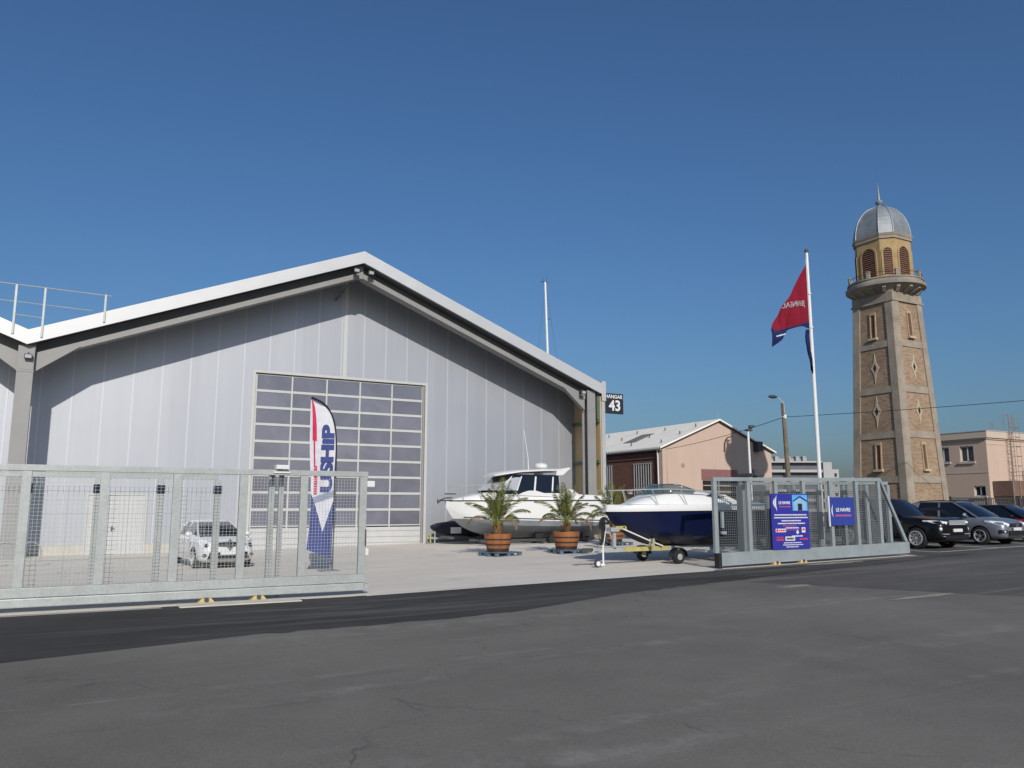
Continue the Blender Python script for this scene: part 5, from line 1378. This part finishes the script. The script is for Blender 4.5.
for fi in range(4):
    for zc, hz in ((10.12, .17), (7.72, .17), (5.38, .17), (3.1, .17)):
        b = MB(); u0 = hh(zc) - PW_ - .008
        face_block(b, fi, [(-u0, zc - hz), (u0, zc - hz), (u0, zc + hz), (-u0, zc + hz)], -.02, .045); b.build('string_course', [M['stone']], lt)
    for zc in (11.15, 4.25):
        hw_ = .12; h2 = .62
        b = MB(); face_block(b, fi, [(-hw_, zc - h2), (hw_, zc - h2), (hw_, zc + h2), (-hw_, zc + h2)], -.01, .012); wd = b.build('slit_window', [M['slit']], lt)
        b = MB()
        for u in (-hw_ - .03, hw_ + .03): face_block(b, fi, [(u - .03, zc - h2), (u + .03, zc - h2), (u + .03, zc + h2), (u - .03, zc + h2)], -.01, .06)
        face_block(b, fi, [(-.2, zc + h2 + .001), (.2, zc + h2 + .001), (.15, zc + h2 + .15), (-.15, zc + h2 + .15)], -.01, .062); b.build('surround', [M['brick_trim']], wd)
        b = MB(); face_block(b, fi, [(-.25, zc - h2 - .11), (.25, zc - h2 - .11), (.25, zc - h2 - .001), (-.25, zc - h2 - .001)], -.01, .16); b.build('sill', [M['pale_stone']], wd)
    for zc in (8.92, 6.62):
        b = MB(); face_block(b, fi, [(0, zc - .80), (.07, zc - .30), (.25, zc), (.07, zc + .30), (0, zc + .80), (-.07, zc + .30), (-.25, zc), (-.07, zc - .30)], -.01, .03); dm = b.build('diamond_surround', [M['pale_stone']], lt)
        b = MB(); face_block(b, fi, [(0, zc - .24), (.10, zc), (0, zc + .24), (-.10, zc)], .0, .034); b.build('opening', [M['void']], dm)
# head, corbels, gallery
b = MB(); h = hh(ZT)
b.box(-h - .10, h + .10, -h - .10, h + .10, ZT, ZT + .10); b.box(-h - .04, h + .04, -h - .04, h + .04, ZT + .101, ZT + .5)
b.build('head_moulding', [M['stone']], lt)
def sq2c(t, r, z, n=48):
    """ring blending a square of half size h into a circle of radius r"""
    out = []
    for k in range(n):
        a = 2*PI*k/n + PI/n; c, s = math.cos(a), math.sin(a); m = 1/max(abs(c), abs(s)); q = lerp(h*m, r, t); out.append((q*c, q*s, z))
    return out
b = MB(); b.loft([sq2c(0, 0, ZT + .45), sq2c(.15, 1.3, ZT + .54), sq2c(.5, 1.55, ZT + .65), sq2c(.85, 1.78, ZT + .76), sq2c(1, 1.86, ZT + .82)]); b.build('cove', [M['stone_grey']], lt, smooth=R(40))
for k in range(16):
    b = MB(); a = 2*PI*(k + .5)/16; c, s = math.cos(a), math.sin(a); m = h/max(abs(c), abs(s))
    poly = [(m - .02, ZT + .5), (m + .12, ZT + .5), (1.80, ZT + .72), (1.80, ZT + .82), (m - .02, ZT + .82)]
    b.prism(poly, lambda u, v, w: (u*c - w*s, u*s + w*c, v), -.09, .09)
    b.build('corbel', [M['stone']], lt)
zg = ZT + .82
b = MB(); b.lathe([(1.86, 0), (1.98, .06), (2.0, .20), (1.90, .26), (1.90, .30), (1.0, .30)], 48, (0, 0, zg)); b.build('gallery_floor', [M['stone_grey']], lt, smooth=R(30))
b = MB(); n = 48
b.lathe([(1.72, .30), (1.86, .30), (1.86, .40), (1.90, .40), (1.90, .47), (1.70, .47), (1.70, .40), (1.72, .40)], 48, (0, 0, zg), cap=False)
b.v = b.v; b.build('parapet', [M['stone_grey']], lt, smooth=R(30))
for k in range(8):
    b = MB(); a = 2*PI*k/8 + R(10); c, s = math.cos(a), math.sin(a)
    b.prism([(1.72, .475), (1.88, .475), (1.88, .80), (1.72, .80)], lambda u, v, w: (u*c - w*s, u*s + w*c, zg + v), -.08, .08)
    b.prism([(1.70, .801), (1.90, .801), (1.90, .84), (1.70, .84)], lambda u, v, w: (u*c - w*s, u*s + w*c, zg + v), -.10, .10)
    b.build('parapet_post', [M['stone_grey']], lt)
b = MB(); b.tube([(1.80*math.cos(2*PI*k/32), 1.80*math.sin(2*PI*k/32), zg + .74) for k in range(32)], .018, 5, closed=True); b.build('railing', [M['rust']], lt)
# belfry: chamfered square
A_, C_ = 1.20, .50
def octo(a, c, z): return [(a - c, -a, z), (a, -(a - c), z), (a, a - c, z), (a - c, a, z), (-(a - c), a, z), (-a, a - c, z), (-a, -(a - c), z), (-(a - c), -a, z)]
zb0, zb1 = zg + .301, 15.98
b = MB(); b.loft([octo(A_, C_, zb0), octo(A_, C_, zb1)]); b.build('belfry', [M['ochre']], lt)
b = MB()
b.loft([octo(A_ + .05, C_ + .02, zb0 - .001), octo(A_ + .05, C_ + .02, zb0 + .25)]); b.build('belfry_base', [M['stone']], lt); b = MB()
b.loft([octo(A_ + .06, C_ + .02, zb1 - .16), octo(A_ + .06, C_ + .02, zb1)]); b.loft([octo(A_ + .08, C_ + .03, zb1 + .001), octo(A_ + .11, C_ + .03, zb1 + .12)])
b.build('belfry_cornice', [M['stone']], lt)
def oct_face(k):
    o = octo(A_, C_, 0); p, q = Vector(o[k]), Vector(o[(k+1) % 8]); mid = (p + q)/2; u = (q - p).normalized(); nn_ = Vector((u.y, -u.x, 0))
    if nn_.dot(mid) < 0: nn_ = -nn_
    return mid, u, nn_, (q - p).length
for k in range(8):
    va = MB(); lv = MB(); sr = MB()
    mid, u, n_, ln = oct_face(k)
    main = ln > .9
    r = .40 if main else .21; zs = 15.02 if main else 15.08; zl = 13.75 if main else 13.85
    fn = lambda a, z, w: tuple(mid + u*a + n_*w + Vector((0, 0, z)))
    arch = [(-r, zl), (r, zl)] + [(r*math.cos(PI*i/10), zs + r*math.sin(PI*i/10)) for i in range(11)]
    va.prism(arch, fn, -.02, .01)
    outer = [((r + .10)*math.cos(PI*i/10), zs + (r + .10)*math.sin(PI*i/10)) for i in range(11)]; inner = [(r*math.cos(PI*i/10), zs + r*math.sin(PI*i/10)) for i in range(11)]
    for i in range(10): sr.prism([outer[i], outer[i+1], inner[i+1], inner[i]], fn, -.01, .05)
    for sgn in (-1, 1): sr.prism([(sgn*r, zl), (sgn*(r + .10), zl), (sgn*(r + .10), zs), (sgn*r, zs)], fn, -.01, .05)
    z = zl + .04
    while z < zs + r - .04:
        hw_ = r if z < zs else math.sqrt(max(r*r - (z - zs)**2, 0)); hw_ -= .012
        if hw_ > .05: lv.add([fn(-hw_, z, .045), fn(hw_, z, .045), fn(hw_, z + .075, .012), fn(-hw_, z + .075, .012), fn(-hw_, z - .012, .045), fn(hw_, z - .012, .045), fn(hw_, z + .06, .012), fn(-hw_, z + .06, .012)], [(0,1,2,3), (4,5,6,7), (0,1,5,4), (2,3,7,6), (1,2,6,5), (0,3,7,4)])
        z += .115
    vo = va.build('louvre_opening', [M['void']], lt); lv.build('louvre', [M['louvre']], vo); sr.build('arch_surround', [M['ochre']], vo)
# dome
zd = zb1 + .122
b = MB(); rings = []
for i in range(13):
    t = i/12; a = PI/2*t; r = math.cos(a)**.92; s = (A_ - .01)*r + .04; rings.append(octo(s, C_*s/A_, zd + 1.90*math.sin(a)))
b.loft(rings); b.build('dome', [M['zinc']], lt)
for k in range(8):
    b = MB(); b.tube([rings[i][k] for i in range(13)], .035, 6); b.build('dome_rib', [M['zinc']], lt)
b = MB(); b.lathe([(.14, 0), (.10, .12), (.07, .16), (.19, .27), (.21, .34), (.16, .42), (.07, .47), (.05, .8), (.015, 1.35), (.005, 1.5)], 14, (0, 0, zd + 1.86)); b.build('finial', [M['zinc']], lt, smooth=True)

# ------------------------------------------------------------------ pink warehouse
WX0, WX1, WY = 30.29, 41.25, 9.04
WR = (WX0 + WX1)/2; WE, WP = 6.0, 8.18; WL = 42
wh_ = thing('pink_warehouse', 'pink gabled warehouse with a white sheet roof and brown brick side behind the navy boat', 'warehouse', (27.28, 5.4, .14)); wh_.scale = (.92, .92, .92)
w = WX1 - WX0
b = MB(); b.prism_y([(0, -.3), (w, -.3), (w, WE), (w/2, WP), (0, WE)], 0, .3); b.build('gable_wall', [M['pink']], wh_)
b = MB(); b.box(0.004, .3, .301, WL, -.3, WE); b.box(w - .3, w - .004, .301, WL, -.3, WE); b.build('side_wall', [M['side_brick']], wh_)
b = MB(); b.box(-.03, .35, -.03, .55, -.3, WE - .05); b.build('corner_pier', [M['pink']], wh_)
b = MB(); b.box(-.06, -.001, .6, WL, WE - .75, WE - .35); b.build('side_band', [M['side_brick']], wh_)
b = MB(); ov = .35
sl_ = (WP - WE)/(w/2)
for sg in (0, 1):
    x0, x1 = (-ov, w/2) if sg == 0 else (w + ov, w/2)
    za, zb_ = WE - sl_*ov + .05, WP + .05
    b.hexa([(x0, -.25, za), (x1, -.25, zb_), (x1, WL, zb_), (x0, WL, za), (x0, -.25, za + .12), (x1, -.25, zb_ + .12), (x1, WL, zb_ + .12), (x0, WL, za + .12)])
rf_ = b.build('roof', [M['white_roof']], wh_)
for yy in (5.0, 13.0, 22.0, 31.0):
    b = MB()
    def rp(x, y, d): return (x, y, WE + sl_*x + .17 + d)
    b.hexa([rp(1.5, yy, 0), rp(3.4, yy, 0), rp(3.4, yy + 1.6, 0), rp(1.5, yy + 1.6, 0), rp(1.5, yy, .06), rp(3.4, yy, .06), rp(3.4, yy + 1.6, .06), rp(1.5, yy + 1.6, .06)])
    b.build('skylight', [M['skylight']], rf_)
for yy in (.8, 4.4, 8.0, 12, 16):
    for x in (.6, 2.4, 4.0): b = MB(); b.box(x - .03, x + .03, yy - .03, yy + .03, WE + sl_*x + .17, WE + sl_*x + .42); b.build('roof_hook', [M['dark_grey']], rf_)
b = MB()
for sg in (-1, 1): b.hexa([(w/2, -.20, WP - .02), (w/2 + sg*(w/2 + .2), -.20, WE - .10), (w/2 + sg*(w/2 + .2), -.003, WE - .10), (w/2, -.003, WP - .02), (w/2, -.20, WP + .045), (w/2 + sg*(w/2 + .2), -.20, WE - .035), (w/2 + sg*(w/2 + .2), -.003, WE - .035), (w/2, -.003, WP + .045)])
b.build('verge_board', [M['dark_grey']], wh_)
b = MB(); b.tube([(-.22, -.1, WE - .1), (-.22, WL, WE - .1)], .09, 8); b.build('gutter', [M['white']], wh_)
b = MB(); b.tube([(-.20, .35, WE - .12), (-.14, .35, WE - .5), (-.10, .35, 0)], .055, 8); b.build('downpipe', [M['white']], wh_, smooth=True)
for y0, y1 in ((1.25, 3.4), (6.1, 8.2), (11, 13), (16, 18), (21, 23)):
    b = MB(); b.box(-.01, .02, y0, y1, 1.2, 4.95); wd = b.build('window', [M['void']], wh_)
    b = MB()
    for k in range(8): y = lerp(y0 + .08, y1 - .08, k/7); b.box(-.045, -.012, y - .045, y + .045, 1.2, 4.95)
    for z in (1.22, 3.1, 4.93): b.box(-.05, -.013, y0, y1, z - .04, z + .04)
    b.build('window_bar', [M['far_white']], wd)
b = MB(); b.box(3.65, 7.25, -.03, .1, 3.72, 4.52); b.build('roller_door_head', [M['mauve']], wh_)
for x0, x1 in ((3.75, 4.6), (4.9, 7.2)):
    for z0_, z1_ in ((2.95, 3.68), (2.0, 2.75)):
        b = MB(); b.box(x0, x1, -.035, .1, z0_, z1_); wd = b.build('window', [M['void']], wh_)
        b = MB(); b.box(x0, x1, -.05, -.036, (z0_+z1_)/2 - .03, (z0_+z1_)/2 + .03); b.build('window_bar', [M['pink']], wd)
b = MB(); b.box(2.2, 7.3, -.06, -.001, 2.78, 2.92); b.build('lintel_band', [M['stone']], wh_)
b = MB(); b.lathe_y([(.05, -.03), (.17, -.03), (.17, .02), (.05, .02)], 16, (1.9, 0, 4.75)); b.build('round_vent', [M['stone']], wh_)
b = MB(); b.tube([(6.05, -.06, 6.55), (6.15, -.25, 6.95), (6.45, -.55, 7.05)], .05, 6); b.tube([(6.0, -.05, 5.9), (6.05, -.06, 6.55)], .06, 6); b.build('rusty_bracket', [M['rust']], wh_)
b = MB(); b.box(9.05, 9.6, -.5, -.02, 6.0, 6.75); b.build('wall_unit', [M['dark_grey']], wh_)
b = MB(); b.tube([(5.6, .1, WP + .1), (5.6, .1, WP + .75)], .025, 5); b.tube([(w - .8, 1.5, 6.2), (w - .8, 1.5, 7.4)], .03, 5); b.build('roof_stub', [M['galv']], wh_)
lw = MB(); lw.box(0, 8.6, 0, .25, -.2, 1.6); o = lw.build('low_wall', [M['far_white']], None, (27.8, 4.2, .3)); tag(o, 'low white wall in front of the pink warehouse gable', 'wall')

# ------------------------------------------------------------------ peach building on the right
bx, by = 54.86, -.01
pb_ = thing('peach_building', 'peach coloured two storey flat roofed building behind the parked cars', 'building', (bx, by, 0))
BH = 7.05
def wall_holes(b, horizontal, a0, a1, z0, z1, holes, t0, t1, mi=0):
    xs = sorted({a0, a1, *[h[0] for h in holes], *[h[1] for h in holes]}); zs = sorted({z0, z1, *[h[2] for h in holes], *[h[3] for h in holes]})
    for i in range(len(xs) - 1):
        for j in range(len(zs) - 1):
            mx, mz = (xs[i] + xs[i+1])/2, (zs[j] + zs[j+1])/2
            if any(h[0] < mx < h[1] and h[2] < mz < h[3] for h in holes): continue
            if horizontal: b.box(xs[i], xs[i+1], t0, t1, zs[j], zs[j+1], mi)
            else: b.box(t0, t1, xs[i], xs[i+1], zs[j], zs[j+1], mi)
lh = [(1.05, 2.15, 5.25, 6.5), (3.05, 4.1, 5.3, 6.5), (5.4, 6.4, 5.3, 6.5), (.35, 1.25, 2.55, 3.35), (4.0, 5.0, 2.2, 3.4)]
b = MB(); wall_holes(b, False, 0, 7.5, -.2, BH, lh, 0, .3); b.box(.3, 26, 0, .3, -.2, BH); b.box(25.7, 26, .301, 7.5, -.2, BH); b.box(.3, 25.7, 7.2, 7.5, -.2, BH)
b.build('wall', [M['peach']], pb_)
b = MB(); b.box(-.22, 26.2, -.22, 7.7, BH + .001, BH + .52); b.box(-.10, 26.1, -.10, 7.6, BH - .12, BH); b.build('cornice', [M['cornice']], pb_)
b = MB(); b.box(-.26, 26.3, -.26, 7.74, BH + .521, BH + .58); b.build('roof_edge', [M['white_metal']], pb_)
b = MB(); b.box(-.03, -.002, 0, 7.5, 4.35, 4.43); b.box(0, 25, -.03, -.002, 6.55, 6.62); b.build('render_band', [M['cornice']], pb_)
for y0, y1, z0_, z1_ in lh:
    b = MB(); b.box(.14, .2, y0, y1, z0_, z0_ + .07); b.box(.14, .2, y0, y1, z1_ - .07, z1_); b.box(.14, .2, y0, y0 + .07, z0_, z1_); b.box(.14, .2, y1 - .07, y1, z0_, z1_); b.box(.14, .2, (y0+y1)/2 - .05, (y0+y1)/2 + .05, z0_, z1_)
    f_ = b.build('window', [M['white']], pb_)
    b = MB(); b.box(.18, .19, y0 + .07, y1 - .07, z0_ + .07, z1_ - .07); b.build('pane', [M['window']], f_)
    b = MB(); b.box(-.12, .1, y0 - .12, y1 + .12, z0_ - .14, z0_ - .001); b.build('sill', [M['cornice']], f_)
b = MB()   # caged roof ladder
lx = 2.9
for x in (lx - .22, lx + .22): b.tube([(x, -.35, 1.2), (x, -.35, BH + 2.0)], .025, 6)
for k in range(28): b.tube([(lx - .22, -.35, 1.3 + k*.28), (lx + .22, -.35, 1.3 + k*.28)], .014, 5)
for k in range(7): z = 3.4 + k*.75; b.tube([(lx + .38*math.cos(a), -.45 - .5*math.sin(a), z) for a in [PI*i/8 for i in range(9)]], .018, 5)
for k in range(5): a = PI*k/4; b.tube([(lx + .38*math.cos(a), -.45 - .5*math.sin(a), 3.4), (lx + .38*math.cos(a), -.45 - .5*math.sin(a), BH + 1.6)], .014, 5)
for x in (lx - .6, lx + .75): b.tube([(x, -.2, BH + .6), (x, -.2, BH + 1.9)], .025, 5)
b.tube([(lx - .6, -.2, BH + 1.85), (lx + .75, -.2, BH + 1.85)], .02, 5)
for x in (1.2, 1.5): b.tube([(x, .2, BH + .6), (x, .2, BH + 1.3)], .025, 5)
b.build('roof_ladder', [M['ladder']], pb_)
b = MB(); b.box(.35, 4.6, -1.5, -.06, 2.55, 3.70); b.build('landing_screen', [M['brown_screen']], pb_)
b = MB()
for x in (.4, 1.3, 2.2, 3.2, 4.5): b.box(x - .05, x + .05, -1.56, -1.502, 0, 3.72)
b.tube([(.4, -1.5, 4.35), (4.6, -1.5, 4.5)], .025, 5)
for x in (.4, 1.8, 3.2, 4.5): b.tube([(x, -1.5, 3.7), (x, -1.5, 4.4)], .02, 5)
b.build('landing_frame', [M['ladder']], pb_)
b = MB(); b.tube([(4.4, -1.3, 3.6), (4.3, -1.4, 5.3), (4.6, -1.5, 5.5)], .04, 6); b.box(4.5, 5.3, -1.6, -1.3, 5.42, 5.52); b.build('wall_lamp', [M['galv']], pb_)
# railing before it
rl = thing('railing', 'dark metal railing in front of the peach building', 'railing', (0, -9.3, gz(40)))
b = MB()
for i in range(int((62 - 35.2)/.16)): x = 35.2 + i*.16; b.box(x - .015, x + .015, -.015, .015, .15, 1.90)
b.box(35.2, 62, -.025, .025, 1.90, 1.95); b.box(35.2, 62, -.025, .025, .12, .17)
b.build('bars', [M['dark_grey']], rl)
for i in range(9):
    x = 35.2 + i*3.3; b = MB(); b.box(x - .05, x + .05, -.05, .05, 0, 2.0); b.build('post', [M['dark_grey']], rl)

# ------------------------------------------------------------------ far buildings
ap = thing('apartment_block', 'long white apartment block with dark recessed balconies far behind the flagpole', 'apartment block', (167, 128.5, 0))
ap.rotation_euler = (0, 0, R(-29))
b = MB(); b.box(0, 15.5, .6, 14, -1, 14.3); b.build('wall', [M['far_dark']], ap)
b = MB()
for k in range(6): z = 14.5 - k*2.75; b.box(-.3, 15.6, -.9, 14.2, z - .30, z + .12 if k == 0 else z + .45)
for x in (5.2,): b.box(x - .12, x + .12, -.7, .59, -1, 13.9)
b.build('balcony_slab', [M['far_white']], ap)
b = MB(); b.box(15.65, 18.1, -1.2, 14, -1, 14.3); b.build('end_block', [M['far_white']], ap); b = MB(); b.box(18.15, 20.2, -.6, 12, -1, 12.3); b.build('end_block', [M['far_white']], ap)
b = MB()
for k in range(4): z = 11.2 - k*2.75; b.box(18.9, 19.6, -.66, -.6, z - 1.0, z)
b.build('window', [M['window']], ap)
b = MB()
for x in (1.5, 4, 7.5, 10, 12): b.box(x - .5, x + .5, 3, 5, 14.86, 16.2)
b.box(2.5, 13, 4, 9, 14.86, 15.6); b.build('roof_plant', [M['far_grey']], ap)
for i, (x, y, wd_, hh_, lab) in enumerate(((196, 122, 5.0, 9.5, 'small pale house far off, left of the lighthouse foot'), (203, 119, 4.0, 10.2, 'small grey house far off, beside the lighthouse foot'))):
    t_ = thing('distant_house', lab, 'house', (x, y, 0), R(-29))
    b = MB(); b.box(-wd_/2, wd_/2, 0, 8, -1, hh_); b.build('wall', [M['far_white'] if i == 0 else M['far_grey']], t_)
    b = MB(); b.prism_y([(-wd_/2 - .2, hh_), (wd_/2 + .2, hh_), (0, hh_ + 1.2)], -.2, 8.2); b.build('roof', [M['far_grey']], t_)
    b = MB()
    for z in (hh_ - 1.6, hh_ - 4.2): b.box(-.9, .4, -.06, 0, z - .6, z + .6)
    b.build('window', [M['window']], t_)

# ------------------------------------------------------------------ poles and cables
ut = thing('wooden_lamp_pole', 'weathered wooden utility pole with a small street lamp behind the right gate', 'lamp pole', (24.07, -8.06, gz(24)))
b = MB(); b.tube([(.10, 0, -.2), (0, 0, 4), (-.10, 0, 6.62)], [.14, .115, .09], 12); b.build('pole', [M['wood']], ut, smooth=True)
b = MB(); b.tube([(-.10, -.1, 6.1), (-.13, -.1, 6.62), (-.36, .04, 6.90)], .025, 6); b.build('lamp_arm', [M['galv']], ut)
b = MB(); b.ball((-.58, .18, 6.95), .29, .13, .09, 14, 8); b.build('lamp_head', [M['dark_grey']], ut, smooth=True)
b = MB(); b.box(-.16, -.02, -.13, -.08, 5.85, 6.05); b.box(-.2, .04, -.1, .1, 5.9, 5.95); b.build('insulator', [M['white']], ut)
cc = thing('camera_mast', 'slim white camera mast in front of the pink gable, left of the wooden pole', 'mast', (26.9, -2.8, gz(27)))
b = MB(); b.tube([(.02, 0, -.3), (-.06, 0, 5.75)], [.085, .065], 12); b.build('pole', [M['white']], cc, smooth=True)
b = MB(); b.box(-.22, .18, -.12, .12, 5.76, 5.84); b.ball((.05, -.1, 5.98), .13, .13, .12, 12, 8); b.box(-.02, .3, -.2, .0, 6.0, 6.08); b.build('camera_head', [M['dark_grey']], cc, smooth=True)
def cable(label, p, q, sag, r=.02, n=20):
    b = MB(); p, q = Vector(p), Vector(q)
    b.tube([p.lerp(q, i/n) - Vector((0, 0, sag*4*(i/n)*(1 - i/n))) for i in range(n + 1)], r, 5)
    tag(b.build('overhead_cable', [M['black']]), label, 'cable')
cable('thin black cable running from the wooden pole across the lighthouse to the right', (24.05, -8.1, 6.20), (29.5, -18.0, 6.35), .05, .014)
cable('thin black cable running from the wooden pole left to the pink gable', (23.95, -8.0, 6.17), (27.6, 5.38, 5.55), .15, .016)
# ------------------------------------------------------------------ light, sky, camera
Ld = Vector((.285, 1.0, -.56)).normalized()
sun = bpy.data.lights.new('sun', 'SUN'); sun.energy = SUN_E; sun.angle = R(.53); sun.color = (1.0, .945, .87)
so_ = bpy.data.objects.new('sun', sun); COL.objects.link(so_); so_.rotation_euler = Ld.to_track_quat('-Z', 'Y').to_euler(); so_.location = (-10, -40, 40)
w = bpy.data.worlds.new('World'); sc.world = w; w.use_nodes = True
nt = w.node_tree; bg = nt.nodes['Background']
sk = nt.nodes.new('ShaderNodeTexSky'); sk.sky_type = 'NISHITA'; sk.sun_disc = False
sk.sun_elevation = math.asin(-Ld.z); sk.sun_rotation = math.atan2(-Ld.x, -Ld.y)
sk.altitude = 0; sk.air_density = SKY[0]; sk.dust_density = SKY[1]; sk.ozone_density = SKY[2]
nt.links.new(sk.outputs[0], bg.inputs['Color']); bg.inputs['Strength'].default_value = SKY[3]
cd_ = bpy.data.cameras.new('camera'); co_ = bpy.data.objects.new('camera', cd_); COL.objects.link(co_)
cd_.sensor_fit = 'HORIZONTAL'; cd_.sensor_width = 36; cd_.lens = 36*800/1024; cd_.clip_start = .1; cd_.clip_end = 6000
co_.location = (-7.34, -36.42, 1.73); co_.rotation_euler = (R(90) + math.atan(123/800), 0, R(-29))
sc.camera = co_
sc.render.engine = 'CYCLES'
vs_ = sc.view_settings; vs_.view_transform = 'Standard'; vs_.look = 'None'; vs_.gamma = 1; vs_.use_curve_mapping = False; vs_.exposure = EXPO
